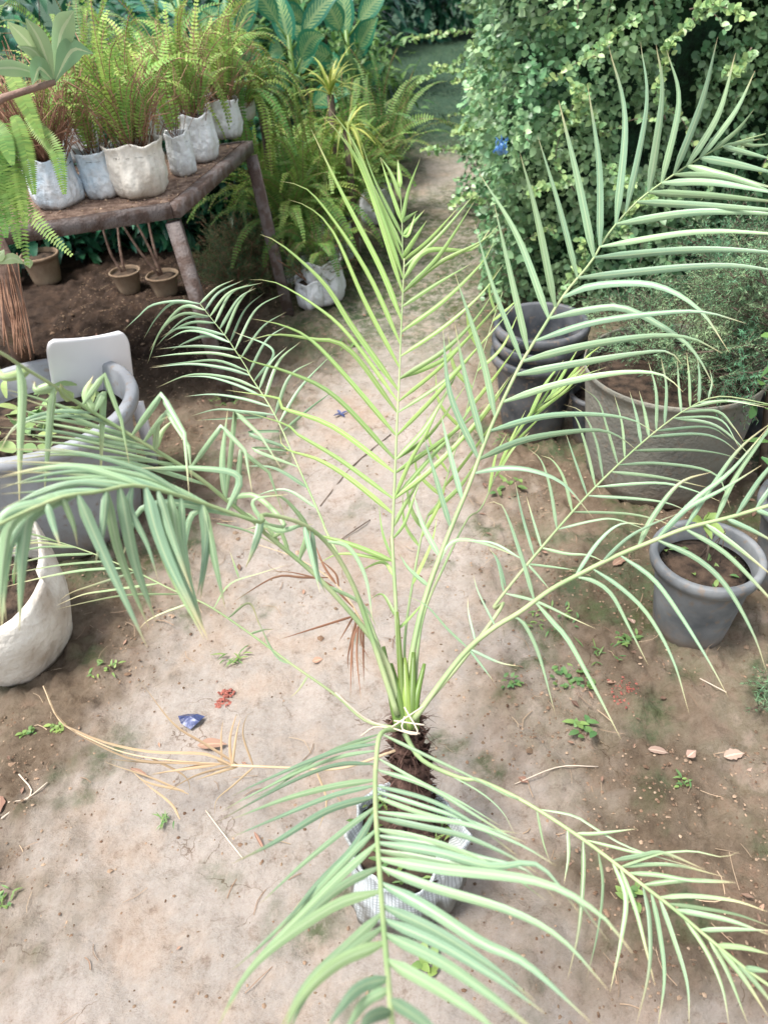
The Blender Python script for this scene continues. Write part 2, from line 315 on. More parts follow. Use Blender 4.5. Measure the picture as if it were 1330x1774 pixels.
def groundmat():
    m = D.materials.new('soil_ground'); m.use_nodes = True; n = m.node_tree; b = n.nodes['Principled BSDF']; N = n.nodes.new; lk = n.links.new
    b.inputs['Roughness'].default_value = .95; b.inputs['Specular IOR Level'].default_value = .15
    at = N('ShaderNodeAttribute'); at.attribute_name = 'tint'; sp = N('ShaderNodeSeparateColor'); lk(at.outputs['Color'], sp.inputs[0])
    tc = N('ShaderNodeTexCoord')
    def nz(s, d=8, r=.6):
        x = N('ShaderNodeTexNoise'); x.inputs['Scale'].default_value = s; x.inputs['Detail'].default_value = d; x.inputs['Roughness'].default_value = r; lk(tc.outputs['Object'], x.inputs['Vector']); return x.outputs['Fac']
    def ramp(f, st):
        x = N('ShaderNodeValToRGB'); e = x.color_ramp.elements
        while len(e) < len(st): e.new(.5)
        for q, (p, c) in zip(e, st): q.position = p; q.color = (*c, 1)
        lk(f, x.inputs[0]); return x.outputs[0]
    def mix(f, a, c, t='MIX'):
        x = N('ShaderNodeMix'); x.data_type = 'RGBA'; x.blend_type = t
        if isinstance(f, float): x.inputs[0].default_value = f
        else: lk(f, x.inputs[0])
        lk(a, x.inputs[6]); lk(c, x.inputs[7]); return x.outputs[2]
    pale = ramp(nz(3.2, 10, .68), [(.28, (.37, .275, .215)), (.42, (.44, .37, .32)), (.52, (.41, .37, .34)), (.62, (.46, .405, .37)), (.75, (.37, .29, .235))])
    brown = ramp(nz(6, 10, .7), [(.3, (.18, .135, .10)), (.42, (.28, .215, .165)), (.52, (.24, .205, .15)), (.6, (.35, .285, .23)), (.72, (.36, .24, .18))])
    damp_shade = ramp(nz(8, 10, .7), [(.3, (.075, .054, .04)), (.44, (.15, .112, .08)), (.56, (.20, .155, .115)), (.7, (.25, .165, .12))])
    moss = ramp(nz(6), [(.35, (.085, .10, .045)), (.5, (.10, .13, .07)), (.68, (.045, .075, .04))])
    s1 = mix(sp.outputs[2], brown, damp_shade); s2 = mix(sp.outputs[0], s1, pale)
    mm = N('ShaderNodeMapRange'); mm.inputs[1].default_value = .40; mm.inputs[2].default_value = .56; mm.inputs[3].default_value = .25; mm.inputs[4].default_value = 1.1; lk(nz(26, 10, .75), mm.inputs[0])
    mf = N('ShaderNodeMath'); mf.operation = 'MULTIPLY'; mf.use_clamp = True; lk(sp.outputs[1], mf.inputs[0]); lk(mm.outputs[0], mf.inputs[1])
    s3 = mix(mf.outputs[0], s2, moss)
    fine = ramp(nz(60, 14, .92), [(.36, (.42, .37, .34)), (.46, (.88, .86, .84)), (.56, (1, 1, 1)), (.66, (1.25, 1.22, 1.18))])
    s4 = mix(.8, s3, fine, 'MULTIPLY')
    vo = N('ShaderNodeTexVoronoi'); vo.inputs['Scale'].default_value = 38; lk(tc.outputs['Object'], vo.inputs['Vector'])
    sq = ramp(vo.outputs['Distance'], [(.0, (.62, .55, .5)), (.07, (.8, .75, .7)), (.1, (1, 1, 1))])
    ns = nz(7, 4); mk = N('ShaderNodeMapRange'); mk.inputs[1].default_value = .5; mk.inputs[2].default_value = .62; lk(ns, mk.inputs[0])
    s5 = mix(mk.outputs[0], s4, mix(1.0, s4, sq, 'MULTIPLY'))
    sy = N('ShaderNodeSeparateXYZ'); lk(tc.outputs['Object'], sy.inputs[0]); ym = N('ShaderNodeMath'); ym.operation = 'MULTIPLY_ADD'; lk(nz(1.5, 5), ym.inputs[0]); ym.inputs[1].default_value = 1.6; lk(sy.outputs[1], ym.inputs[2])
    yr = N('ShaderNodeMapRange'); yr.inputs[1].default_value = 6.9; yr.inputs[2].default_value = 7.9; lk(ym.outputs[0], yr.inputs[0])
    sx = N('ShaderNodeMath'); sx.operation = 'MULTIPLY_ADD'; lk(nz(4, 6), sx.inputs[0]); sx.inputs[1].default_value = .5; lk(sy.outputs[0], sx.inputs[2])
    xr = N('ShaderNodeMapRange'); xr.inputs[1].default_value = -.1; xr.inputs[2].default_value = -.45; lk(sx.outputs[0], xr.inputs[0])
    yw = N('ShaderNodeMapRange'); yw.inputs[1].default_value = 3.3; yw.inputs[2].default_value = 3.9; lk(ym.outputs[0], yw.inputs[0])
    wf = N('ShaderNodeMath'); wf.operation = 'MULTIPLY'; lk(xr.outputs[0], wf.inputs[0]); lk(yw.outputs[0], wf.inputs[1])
    wet_shade = ramp(nz(12, 9, .7), [(.35, (.022, .015, .012)), (.5, (.05, .034, .026)), (.66, (.085, .055, .04))])  # moist soil, deepened to paint in the shade under the table
    s5 = mix(wf.outputs[0], s5, wet_shade)
    blot = ramp(nz(20, 12, .8), [(.36, (.62, .55, .50)), (.45, (.95, .94, .92)), (.58, (1, 1, 1)), (.68, (1.12, 1.1, 1.07))]); s5 = mix(.9, s5, blot, 'MULTIPLY')
    turf = ramp(nz(14, 8, .7), [(.35, (.020, .045, .028)), (.5, (.035, .07, .045)), (.65, (.06, .085, .05))])  # turf green, darkened to put the overhead tree shade into the colour
    vc = N('ShaderNodeTexVoronoi'); vc.feature = 'DISTANCE_TO_EDGE'; vc.inputs['Scale'].default_value = 5.5; vm = N('ShaderNodeVectorMath'); vm.operation = 'MULTIPLY_ADD'
    nv = N('ShaderNodeTexNoise'); nv.inputs['Scale'].default_value = 9; nv.inputs['Detail'].default_value = 6; lk(tc.outputs['Object'], nv.inputs['Vector']); lk(nv.outputs['Color'], vm.inputs[0]); vm.inputs[1].default_value = (.22, .22, .22); lk(tc.outputs['Object'], vm.inputs[2]); lk(vm.outputs[0], vc.inputs['Vector'])
    ck = ramp(vc.outputs['Distance'], [(.0, (.40, .33, .28)), (.006, (.75, .7, .66)), (.012, (1, 1, 1))]); cm = N('ShaderNodeMapRange'); cm.inputs[1].default_value = .53; cm.inputs[2].default_value = .60; lk(nz(3.1, 4), cm.inputs[0])
    s5 = mix(cm.outputs[0], s5, mix(1.0, s5, ck, 'MULTIPLY'))
    s5 = mix(yr.outputs[0], s5, turf)
    lk(s5, b.inputs['Base Color'])
    bp = N('ShaderNodeBump'); bp.inputs['Strength'].default_value = 1; bp.inputs['Distance'].default_value = .014; lk(nz(42, 12, .78), bp.inputs['Height']); lk(bp.outputs[0], b.inputs['Normal'])
    return m
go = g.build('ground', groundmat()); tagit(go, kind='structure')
def gz(x, y): return hgt(x, y)
def onground(px, py):
    p = G(px, py); p.z = gz(p.x, p.y); return p
# clods, grit and straw
mb = MB()
def clod(mb, p, r, c=(0, 1, 0)):
    i0 = len(mb.v); k = [V((0, 0, 1)), V((0, 0, -1))]+[V((math.cos(a), math.sin(a), rnd(-.3, .3))) for a in (0, 1.25, 2.5, 3.8, 5.0)]
    sc = V((rnd(.7, 1.3), rnd(.7, 1.3), rnd(.5, .8)))
    for q in k: q2 = q*r*rnd(.75, 1.2); mb.vert(V(p)+V((q2.x*sc.x, q2.y*sc.y, q2.z*sc.z)), c)
    for t in range(5):
        a, b = i0+2+t, i0+2+(t+1) % 5; mb.f.append((i0, a, b)); mb.f.append((i0+1, b, a))
n_ = 0
while n_ < 26000:
    x, y = rnd(-1.6, 2.0), .25+4.6*random.random()**1.3
    pth = masks(x, y)[0]
    if random.random() < pth*.88: continue
    if nf(x, y, 4, 31, 2)+rnd(-.3, .3) < -.1: continue
    n_ += 1; r = rnd(.0015, .0045)*(2.2 if random.random() < .03 else 1)
    clod(mb, (x, y, hgt(x, y, pth)+r*.15), r, (random.random(), rnd(.5, 1.15), 0))
M['clod'] = leafmat('soil_crumb', (.17, .105, .07), (.38, .28, .20), rough=.95, tr=0, spec=.1)
tagit(mb.build('soil_crumbs', M['clod'], smooth=False), 'loose brown soil crumbs and grit scattered along the path edges', 'soil crumbs', kind='stuff')
mb = MB()
for i in range(1500):
    x, y = rnd(-1.5, 1.9), .3+4*random.random()
    if random.random() < masks(x, y)[0]*.6: continue
    a = rnd(0, PI*2); L = rnd(.015, .08); d = V((math.cos(a), math.sin(a), 0)); b_ = d.cross(V((0, 0, 1)))*rnd(-.2, .2)*L
    z = gz(x, y)+.003; pts = [V((x, y, z)), V((x, y, z+.003))+d*L*.5+b_, V((x, y, z))+d*L]
    mb.ribbon(smooth(pts, 5), rnd(.0008, .0022), d.cross(V((0, 0, 1))), .3, (random.random(), rnd(.6, 1.1), 0))
tagit(mb.build('straw_litter', M['straw'], smooth=False), 'thin dry straw and bits of stem lying on the soil', 'straw', kind='stuff')
mb = MB()
for i in range(420):
    x, y = rnd(-1.5, 1.9), .3+4*random.random()
    if random.random() < masks(x, y)[0]*.75: continue
    a = rnd(0, PI*2); L = rnd(.008, .028); q = rnd(0, 9)
    mb.leaf(V((x, y, gz(x, y)+.004)), V((math.cos(a), math.sin(a), rnd(0, .3))), V((0, 0, 1)), L, L*rnd(.25, .6), rnd(-.2, .3), (random.random(), rnd(.4, 1.0), 0), 4, .15, lambda t: max(.1, math.sin(PI*t))*(1+.5*noise.noise(V((t*5, q, 0)))))
tagit(mb.build('leaf_litter', M['deadleaf'], smooth=False), 'tiny torn bits of dry brown leaf strewn over the soil', 'leaf litter', kind='stuff')
mb = MB()
for i in range(9000):
    y = 6.6+5.5*random.random()**1.4; x = rnd(interp(EL, y)-.3, interp(ER, y)+.5); a = rnd(0, PI*2); L = rnd(.02, .07)*(.6+.4*nf(x, y, 2, 1, 2))
    mb.leaf(V((x, y, -.004)), V((math.cos(a), math.sin(a), rnd(.3, 2))), V((0, 0, 1)), L, L*rnd(.12, .4), .4, (random.random(), rnd(.5, 1.1), 0), 2, .1)
M['turf'] = leafmat('low_turf_leaf', (.04, .11, .06), (.10, .17, .08), rough=.6, tr=.15)
tagit(mb.build('low_turf', M['turf'], smooth=False), 'low dark green turf covering the far end of the path', 'turf', kind='stuff')
# ------------------------------------------------------------ the palm
FR = dict(f=(0, 0, 1), a=(0, 0, 2.66), b=(350, 0, 2.66), c=(780, 0, 2.418), d=(0, 450, 2.66), e=(400, 450, 2.66), g=(830, 450, 2.534), h=(0, 850, 2.66), i=(400, 850, 2.66), j=(830, 1050, 2.45), k=(400, 1200, 2.66), l=(0, 1250, 2.66))
def parse(s):
    out = []; fr = 'f'
    for tk in s.split():
        if tk[0].isalpha(): fr = tk[0]; tk = tk[1:]
        x, y = map(float, tk.split(',')); o = FR[fr]; out.append((o[0]+x/o[2], o[1]+y/o[2]))
    return out
CROWN = P(703, 1240, 1.42)
BAGC = onground(703, 1527); BAGC.z = 0
palm = empty('potted_palm', BAGC, 'young date palm with long arching feathery fronds in a white woven sack on the path', 'palm')
def lprof(t):
    return .35+.65*min(1, t/.14) if t < .14 else (1-.1*(t-.14)/.26 if t < .4 else .9*max(0.02, (1-((t-.4)/.6)**1.3)))
RND = random.Random(3)
def frond(rach, deps, leaves, wid, off=0.0, r0=.0075, r1=.002, m='palm', yel=.25, dry=.12, rm='rachis', phi=28, bright=1.0, fold=.22, label=None, dens=0):
    px = parse(rach); n = len(px); ds = []
    for i in range(n):
        t = i/(n-1)*(len(deps)-1); k = min(int(t), len(deps)-2); ds.append(deps[k]+(deps[k+1]-deps[k])*(t-k))
    pts = [P(x, y, d) for (x, y), d in zip(px, ds)]
    sm = smooth(pts, 50); rt = MB(); N_ = len(sm)
    rt.tube(sm, [.66*(r0+(r1-r0)*min(1, (i/N_)**.7)) for i in range(N_)], 8)
    def proj(p):
        v = p-CAM; z = v.dot(FW); return 665+FPX*v.dot(RT)/z, 887-FPX*v.dot(UP)/z
    pr = [proj(p) for p in sm]
    mb = MB()
    items = []
    for lf in leaves.strip().split('\n'):
        lf = lf.strip()
        if not lf: continue
        w_, o_, y_, cr = wid, off, yel, 0
        while lf[0] in '!@#^':
            tk, lf = lf.split(' ', 1)
            if tk[0] == '!': w_ = wid*float(tk[1:])
            if tk[0] == '@': o_ = float(tk[1:])
            if tk[0] == '#': y_ = float(tk[1:])
            if tk[0] == '^': cr = 1
        it = (w_, o_, y_, cr, parse(lf))
        if items and dens and not cr and len(items[-1][4]) == len(it[4]) and RND.random() < dens:
            a_, b_ = items[-1][4], it[4]; f = RND.uniform(.35, .65)
            sd_a = (a_[-1][0]-a_[0][0])*(b_[-1][0]-b_[0][0])+(a_[-1][1]-a_[0][1])*(b_[-1][1]-b_[0][1])
            if sd_a > 0 and math.hypot(a_[0][0]-b_[0][0], a_[0][1]-b_[0][1]) < 110:
                jx, jy = RND.uniform(-14, 14), RND.uniform(-14, 14); nn_ = len(a_)-1
                items.append((w_*.85, o_+.05, y_, 0, [(a_[k][0]*(1-f)+b_[k][0]*f+jx*k/nn_, a_[k][1]*(1-f)+b_[k][1]*f+jy*k/nn_) for k in range(nn_+1)]))
        items.append(it)
    for w_, o_, y_, cr, q in items:
        bx, by = q[0]
        k = min(range(N_), key=lambda i: (pr[i][0]-bx)**2+(pr[i][1]-by)**2)
        near = math.hypot(pr[k][0]-bx, pr[k][1]-by) < 45
        b0 = sm[k] if near else P(bx, by, (sm[k]-CAM).length)
        d0 = (b0-CAM).length; tot = 0; cum = [0]
        for i in range(1, len(q)): tot += math.hypot(q[i][0]-q[i-1][0], q[i][1]-q[i-1][1]); cum.append(tot)
        jt = RND.uniform(-.03, .03)
        lp = [b0]+[P(q[i][0], q[i][1], d0+(o_+jt)*cum[i]/tot) for i in range(1, len(q))]
        if len(lp) == 2:
            L = (lp[1]-lp[0]).length; mid_ = (lp[0]+lp[1])/2+UP*L*RND.uniform(.0, .05)+RT*L*RND.uniform(-.02, .02); lp.insert(1, mid_)
        if cr:
            ls = []; nseg = len(lp)-1
            for i in range(16):
                u = i/15*nseg; k2 = min(int(u), nseg-1); ls.append(lp[k2].lerp(lp[k2+1], u-k2))
        else: ls = smooth(lp, 16)
        ph = math.radians(RND.uniform(-phi, phi)); tw = math.radians(RND.uniform(-25, 25)); wd = []
        for i, p in enumerate(ls):
            t = (ls[min(i+1, 15)]-ls[max(i-1, 0)]).normalized(); v = (p-CAM).normalized(); a = t.cross(v)
            if a.length < .05: a = RT.copy()
            a.normalize(); b_ = t.cross(a); an = ph+tw*i/15; wd.append(a*math.cos(an)+b_*math.sin(an))
        for i in range(1, 16):                  # keep the ribbon from flipping
            if wd[i].dot(wd[i-1]) < 0: wd[i] = -wd[i]
        dr = dry if RND.random() < .75 else dry*2
        mb.ribbon(ls, w_*RND.uniform(.66, .90), wd, fold*1.6, (max(0, min(1, y_+RND.uniform(-.2, .25))), bright*RND.uniform(.68, 1.16), 0), lprof, dr)
    o = mb.build('frond', M[m], palm)
    if label: o['label'] = label
    rt.build('rachis', M[rm], o); return o
# big frond rising to the upper right
frond('700,1232 712,1140 735,1040 775,930 813,838 850,740 g170,480 g225,385 g285,290 g340,200 g405,110 g490,10 f1051,408 1102,350 1170,300 1225,266 1262,250 1325,232', (1.42, 1.50, 1.62, 1.78, 1.92), '''
c940,715 c1050,430 c1118,155
c1000,685 c1120,480 c1193,220
!.9 c1050,655 c1190,470 c1275,295
!.8 c1100,640 c1200,545 c1272,455
!.7 c1150,640 c1230,595 c1305,580
!.6 c1200,625 c1270,610 c1370,600
c880,770 c955,430 c905,210
c815,825 c885,400 c860,185
c757,880 c820,450 c795,175
c700,945 c730,500 c662,195
c630,1022 c622,700 c573,352
c575,1085 c530,740 c452,420
c508,1175 c450,850 c365,570
c445,1270 c360,900 c290,640
c385,1330 c280,990 c120,725
g225,385 g140,80 c182,850
g172,475 g60,120 c100,935
g70,670 g10,420 e1030,60
e1145,850 e1080,540 e1030,295
!.9 e1115,920 e1010,620 e975,310
!.9 e1045,1100 e1000,860 e965,700
!.9 e985,1200 e930,960 e885,800
!.8 i945,290 i880,150 i840,10
!.7 i890,450 i820,360 i775,290
@-.1 c1060,680 c1180,685 c1400,735
@-.1 !.8 c1140,635 c1220,635 c1360,670
@-.1 c1000,705 c1150,735 c1400,800
@-.1 !.9 c940,738 c1150,745 c1420,830
@-.1 c890,778 c1100,765 c1420,820
@-.1 c840,832 c1100,820 c1450,855
@-.1 c780,888 c1080,862 c1500,890
@-.1 c710,955 c1050,888 c1500,905
@-.1 c655,1030 c1050,970 c1500,990
@-.1 c595,1100 c1050,1045 c1480,1065
@-.1 c535,1178 c1050,1115 c1300,1125 c1480,1170
@-.05 c480,1252 g500,115 g760,110 g960,215 g1098,410
@-.05 g315,275 g480,220 g640,215 g860,330 g960,430 g1030,560
@-.05 g265,350 g500,275 g800,233 g990,230 g1170,280
@-.05 g208,452 g450,380 g750,335 g930,345 g1066,412
@-.05 g162,540 g400,460 g700,410 g830,405 g888,460
@-.05 g105,665 g350,545 g620,495 g800,505 g892,580
@-.05 g68,740 g270,690 g480,678 g660,700 g775,762
@-.05 g-10,885 g200,790 g480,748 g600,770 g692,838
@-.05 g-40,960 g100,915 g230,925 g370,985 g500,1135
!.7 i905,400 i1000,250 i1080,225 i1200,255 i1330,310
''', .0180, r0=.0095, yel=.15, fold=.2)
# central upright frond
frond('698,1232 i770,730 i757,480 i740,200 e740,1330 e755,1000 e765,750 e775,550 e785,300 e798,0 b925,1200 b920,1000 b905,750', (1.42, 1.45, 1.52, 1.62, 1.74), '''
b912,900 b870,800 b820,722
b912,880 b908,800 b900,735
b918,1010 b860,850 b820,725
b918,1020 b950,880 b1005,728
b925,1100 b800,840 b735,660
b925,1200 b800,900 b640,600
b928,1280 b790,900 b690,690 b545,522
!1.2 e785,130 b760,840 b650,640 b560,540
!1.3 e785,290 e690,40 b640,880 b500,590
e778,415 e640,80 b610,1020 b480,870 b360,835
!1.1 e770,505 e620,200 b610,1080 b500,960 b398,920
!1.2 e765,610 e560,310 e430,110 b370,1130 b268,1080
!1.1 e762,700 e540,410 e370,365 e200,345 e60,378
!1.1 e755,798 e550,560 e370,370 e230,300 e95,272
!1.1 e750,910 e480,630 e270,520 e60,455 d1060,385
!1.1 e748,1000 e470,770 e230,680 d1290,640 d1040,600
!1 e745,1118 e500,920 e300,800 d1320,760 d1130,700
!1 e735,1182 e550,1010 e400,920 e250,870 d1290,800
!.9 i690,305 i560,250 i440,215 i330,190
!.8 i695,330 i520,290 i400,335
!.8 b922,1030 b935,1010 b995,970
!.9 b925,1108 b950,1080 b985,975
!1.1 b935,1165 b980,1100 b1035,1015
b940,1250 b1080,1100 b1262,885
b945,1330 b1090,1180 b1255,925
!1.1 e800,65 e900,-40 b1240,1150 b1330,1050
!1.1 e800,160 e950,20 b1290,1110 b1370,1030
e800,245 e950,110 e1110,15
!1.2 e795,345 e980,190 e1150,20 e1210,-80
!1.2 e793,450 e980,310 e1150,160 e1255,20
!1.1 e790,540 e980,420 e1120,280 e1215,140
e785,630 e960,500 e1110,340 e1240,190
!1.1 e782,712 e980,560 e1160,380 e1330,180
e775,810 e930,640 e1080,470 e1240,285
!1.1 e768,910 e890,780 e1010,580 e1060,480
e760,1000 e950,850 e1080,750 e1190,650
e752,1080 e830,920 e900,800 e985,620
e750,1130 e930,960 e1120,760 e1280,540
!.9 e742,1230 e800,1130 e900,960
!.8 i742,230 i800,150 i850,10 i880,-60
!.7 i745,300 i700,200 i680,60
!.7 i750,400 i700,330 i590,370
!.7 i760,560 i700,480 i640,500
!.6 i765,640 i820,590 i900,500
''', .0125, off=.03, r0=.007, r1=.0012, m='palm_green', yel=.35, phi=35, fold=.25, dens=.3)
# frond behind the central one, yellow-green
frond('708,1230 i800,700 i850,350 i900,130 e960,1100 e1050,820 e1120,560 e1200,300 e1250,150', (1.42, 1.55, 1.72, 1.85), '''
e960,1100 e860,980 e850,860
e980,1050 e1100,900 e1240,700
e1000,960 e920,850 e900,700
e1040,860 e1180,700 e1300,520
e1060,780 e960,660 e940,500
e1080,700 e1200,560 e1330,380
e1110,600 e1030,500 e1000,350
e1130,520 e1250,400 e1330,230
e1160,420 e1100,330 e1080,180
e1200,300 e1280,220 e1330,170
e1220,240 e1190,130 e1240,20
e930,1200 e1050,1050 e1150,900
e920,1250 e830,1150 e800,1000
i880,200 i960,60 i1000,-80
i870,260 i800,150 i790,0
i840,420 i920,250 i950,120
''', .0115, off=.0, r0=.005, r1=.0012, m='palm_green', yel=.6, phi=40)
# slender folded frond, yellow-green, behind the big one
frond('716,1225 i880,600 i990,330 i1090,130 e1160,1130 g140,800 g300,610 g440,500', (1.43, 1.62, 1.85, 1.98), '\n'.join(
 f'g{20+38*i},{1010-52*i} g{90+40*i+(14 if i%2 else -18)},{870-50*i+(14 if i%2 else -10)} g{150+40*i+(30 if i%2 else -26)},{780-48*i+(24 if i%2 else -24)}' for i in range(10))+'''
g250,670 g370,580 g500,440
g280,640 g370,560 g470,455
g300,600 g400,530 g560,470
g200,700 g280,560 g370,440
g180,740 g300,640 g430,545
''', .0110, r0=.006, r1=.001, m='palm_green', yel=.45, phi=60)
# drooping frond to the left of centre
frond('694,1232 660,1130 620,1030 i440,190 e420,1200 e300,930 e200,710 e80,520 d1150,520 d1060,380 d990,290 d922,203', (1.42, 1.52, 1.72, 1.95, 2.08), '''
d938,205 d1000,130 d1080,92
d950,225 d1010,150 d1120,95
d965,250 d1060,150 d1210,105
d990,285 d1060,160 d1150,110
d1015,305 d1100,180 d1180,130
d1040,345 d1100,200 d1170,120
d1065,375 d1130,230 d1220,150
d1095,415 d1180,230 d1310,155
d1130,458 d1210,310 d1320,240
d1150,520 d1230,370 d1330,300
d1180,572 d1260,420 e10,330
e130,600 e180,480 e260,400
e150,625 e220,470 e320,378
e195,695 e270,540 e385,465
e215,745 e320,590 e470,430
e245,800 e370,680 e480,600
@.1 d925,200 d820,190 d700,210 d640,260 d570,325
@.1 d930,212 d800,200 d720,270 d660,370
@.1 d945,235 d850,215 d760,300 d690,420
@.1 d955,255 d840,250 d740,330 d680,480
@.1 d970,275 d860,270 d760,350
@.1 d990,305 d880,290 d780,340 d720,400
@.1 d1020,345 d900,315 d810,320 d745,355
@.1 d1040,372 d940,335 d850,330 d770,370
@.1 d1060,392 d960,350 d860,380 d790,420
@.1 d1075,415 d950,400 d850,400 d725,412
@.1 d1100,445 d980,430 d820,435 d700,450
@.1 d1140,505 d1000,465 d850,475 d700,492
@.1 d1160,530 d1040,500 d880,480 d690,498
@.1 d1185,582 d1060,545 d880,530 d720,590
@.1 d1215,640 d1100,580 d960,540 d830,540
@.1 d1240,680 d1120,640 d980,620 d850,630
@.1 d1265,730 d1120,700 d1000,690 d880,720
e20,700 d1230,720 d1060,730 d900,740
e270,880 e80,800 d1290,790 d1100,800
e300,940 e100,870 d1330,880 d1150,870
e350,1050 e200,960 e60,950
e400,1150 e250,1060 e100,1090
''', .0100, off=.03, r0=.006, r1=.0012, yel=.12, dry=.1, phi=30)
# leaflets of the same frond that hang brown and green behind
frond('i660,700 i600,600 i540,500 i450,400 i300,310 i100,240', (1.44, 1.50, 1.62), '''
i600,600 i560,700 i550,960
i590,590 i580,750 i600,970
i575,570 i560,720 i565,900
i560,560 i530,640 i495,700
i600,610 i610,760 i612,890
i585,600 i600,700 i640,780
i550,600 i540,760 i545,840
i545,590 i400,630 i210,690
i560,540 i450,430 i300,380 i170,370
i450,400 i330,400 i200,400 i0,520
i480,430 i430,350 i380,230
i500,450 i480,380 i390,300
''', .0060, r0=.004, r1=.001, m='brown_dry', rm='rachis_dry', yel=.4, label='brown withered frond with thin hanging leaflets')
# big frond arching to the left edge
frond('690,1228 i720,800 i600,620 i390,390 i150,190 d1210,1240 d1060,1120 d890,985 d590,800 d330,640 d240,575 d100,490 d0,425 d-160,350', (1.42, 1.38, 1.28, 1.18, 1.10), '''
!1.5 d110,495 d105,600 d95,850 d90,1140
!1.5 d235,570 d235,700 d220,900 d205,1090
^1 !1.3 d390,660 d480,530 d560,740 d600,960
^1 !1.3 d430,690 d478,610 d470,830 d462,1065
^1 @-.12 !1.35 d610,810 d745,622 d850,800 d872,1080
^1 @-.12 !1.0 d640,830 d770,700 d872,860 d885,1030
^1 @-.1 !1.2 d890,985 d1020,768 d1130,880 d1165,1090
!1.2 d1020,1120 d1025,930 d1050,690
@-.1 !1.2 d720,880 d730,760 d780,720
^1 @-.1 !1.1 d1060,1110 d1085,700 d1200,810 d1298,965
^1 !1.2 d1080,1120 d1110,880 d1240,980 d1315,1200
#.7 d700,860 d750,790 d810,730
#.8 !1.6 d400,720 d395,620 d430,535
#.8 !1.6 d200,640 d170,600 d160,560
#.8 !1.8 d60,580 d20,540 d-20,470
#.8 !1.8 d320,660 d295,610 d280,570
#.9 i240,210 i160,170 i60,180
#.9 i300,240 i220,180 i130,180
#.9 i200,215 i270,175 i380,155
#.8 i140,170 i80,110 i40,110
@.05 i420,430 i600,520 i680,640
@-.1 !1.2 i300,320 i350,180 i270,60 i210,20 i150,10
@-.1 !1.2 d1050,1120 d1180,1090 d1310,1230 i0,100
!.75 @.05 d620,840 d400,760 d200,720 d0,660
!.75 @.05 d700,880 d480,810 d250,760 d0,730
!.75 @.05 d780,940 d560,870 d300,820 d0,800
!.75 @.05 d850,990 d600,900 d320,850 d0,830
!.75 @.05 d930,1050 d620,940 d350,890 d60,900
!.75 @.05 d960,1070 d700,960 d450,900 d200,860
!.75 #.3 d650,850 d450,770 d250,690 d50,620
!.75 #.3 d560,790 d350,700 d180,640 d0,590
!.75 #.3 d700,900 d450,830 d250,790 d-30,770
!.75 #.2 d800,960 d500,910 d250,900 d-30,940
!.75 #.2 d870,1000 d600,960 d300,960 d-30,1010
!.75 #.2 d500,760 d300,720 d120,750 d-20,860
!.75 #.2 d430,730 d250,700 d80,760 d-10,900
''', .0108, off=.0, r0=.009, r1=.003, m='palm', yel=.45, dry=.2, phi=20, fold=.3)
# lower left frond close to the camera with broad hanging leaflets
frond('688,1238 i650,680 i560,430 i450,250 i320,150 i150,110 d1200,1210 d960,1130 d800,1080 d620,1040 d450,1070 d300,1090 d120,1160 d-80,1260', (1.41, 1.28, 1.12, 1.0, .94), '''
!1.25 d370,1075 h460,250 h680,725
!1.25 #.35 d530,1060 h620,320 h722,610
!1.3 d640,1060 h760,280 h960,690
!1.2 #.4 d640,1060 h800,380 h955,665
!1.2 d770,1080 h830,280 h945,655
!1.1 d700,1070 h790,200 h890,480
!1.2 #.35 d930,1110 h970,230 h1038,545
!1.1 d920,1110 h950,240 h925,500
!1.3 d330,1085 h160,80 h110,260 h90,650
!1.3 d280,1100 h70,120 h15,300 h0,620
!1.2 d230,1120 h30,110 h-60,300
!1.1 d380,1070 h240,60 h120,160 h60,420
!1.1 d330,1085 h200,60 h50,250 h20,450 h30,600
!1.1 h1200,120 h1190,200 h1160,290 h1130,360
!.8 h930,60 h950,200 h930,380 h905,500
!.8 h820,80 h850,250 h890,430
!.8 d620,1040 h600,80 h680,250 h730,410
!.8 h510,80 h470,200 h440,340
!.7 h330,120 h300,60 h340,160 h360,260
!.7 h240,80 h250,170 h280,260
!.59 d960,1130 d700,1010 d400,950 d0,925
!.59 d1000,1140 d700,1040 d350,990 d0,975
!.59 d850,1090 d600,1010 d300,1010 d0,1040
!.6 d700,1050 d500,1010 d250,1060 d0,1080
!.6 d560,1040 d350,1030 d180,1080 d0,1150
!.8 d650,1040 d400,960 d200,960 d0,1000
!.59 d900,1110 d650,970 d350,890 d-20,870
!.59 d780,1075 d500,985 d250,985 d-20,1060
!.59 d620,1040 d400,1020 d200,1060 d-20,1180
!.59 d480,1060 d300,1070 d120,1130 d-20,1250
!1 d1050,1150 d800,1120 d650,1150 h600,200 h560,330
!1 d1100,1170 d960,1150 h880,120 h850,300 h870,440
!.8 i0,40 d1100,1000 d900,960 d640,960
!.8 i320,150 i200,180 i100,50 d1330,1080
!.7 i430,230 i540,260 i620,400 i655,620
!.7 i380,190 i400,380 i440,480
!.7 i350,170 i370,300 i410,470
''', .0150, r0=.0085, r1=.003, yel=.1, dry=.2, phi=15, fold=.25, dens=.25)
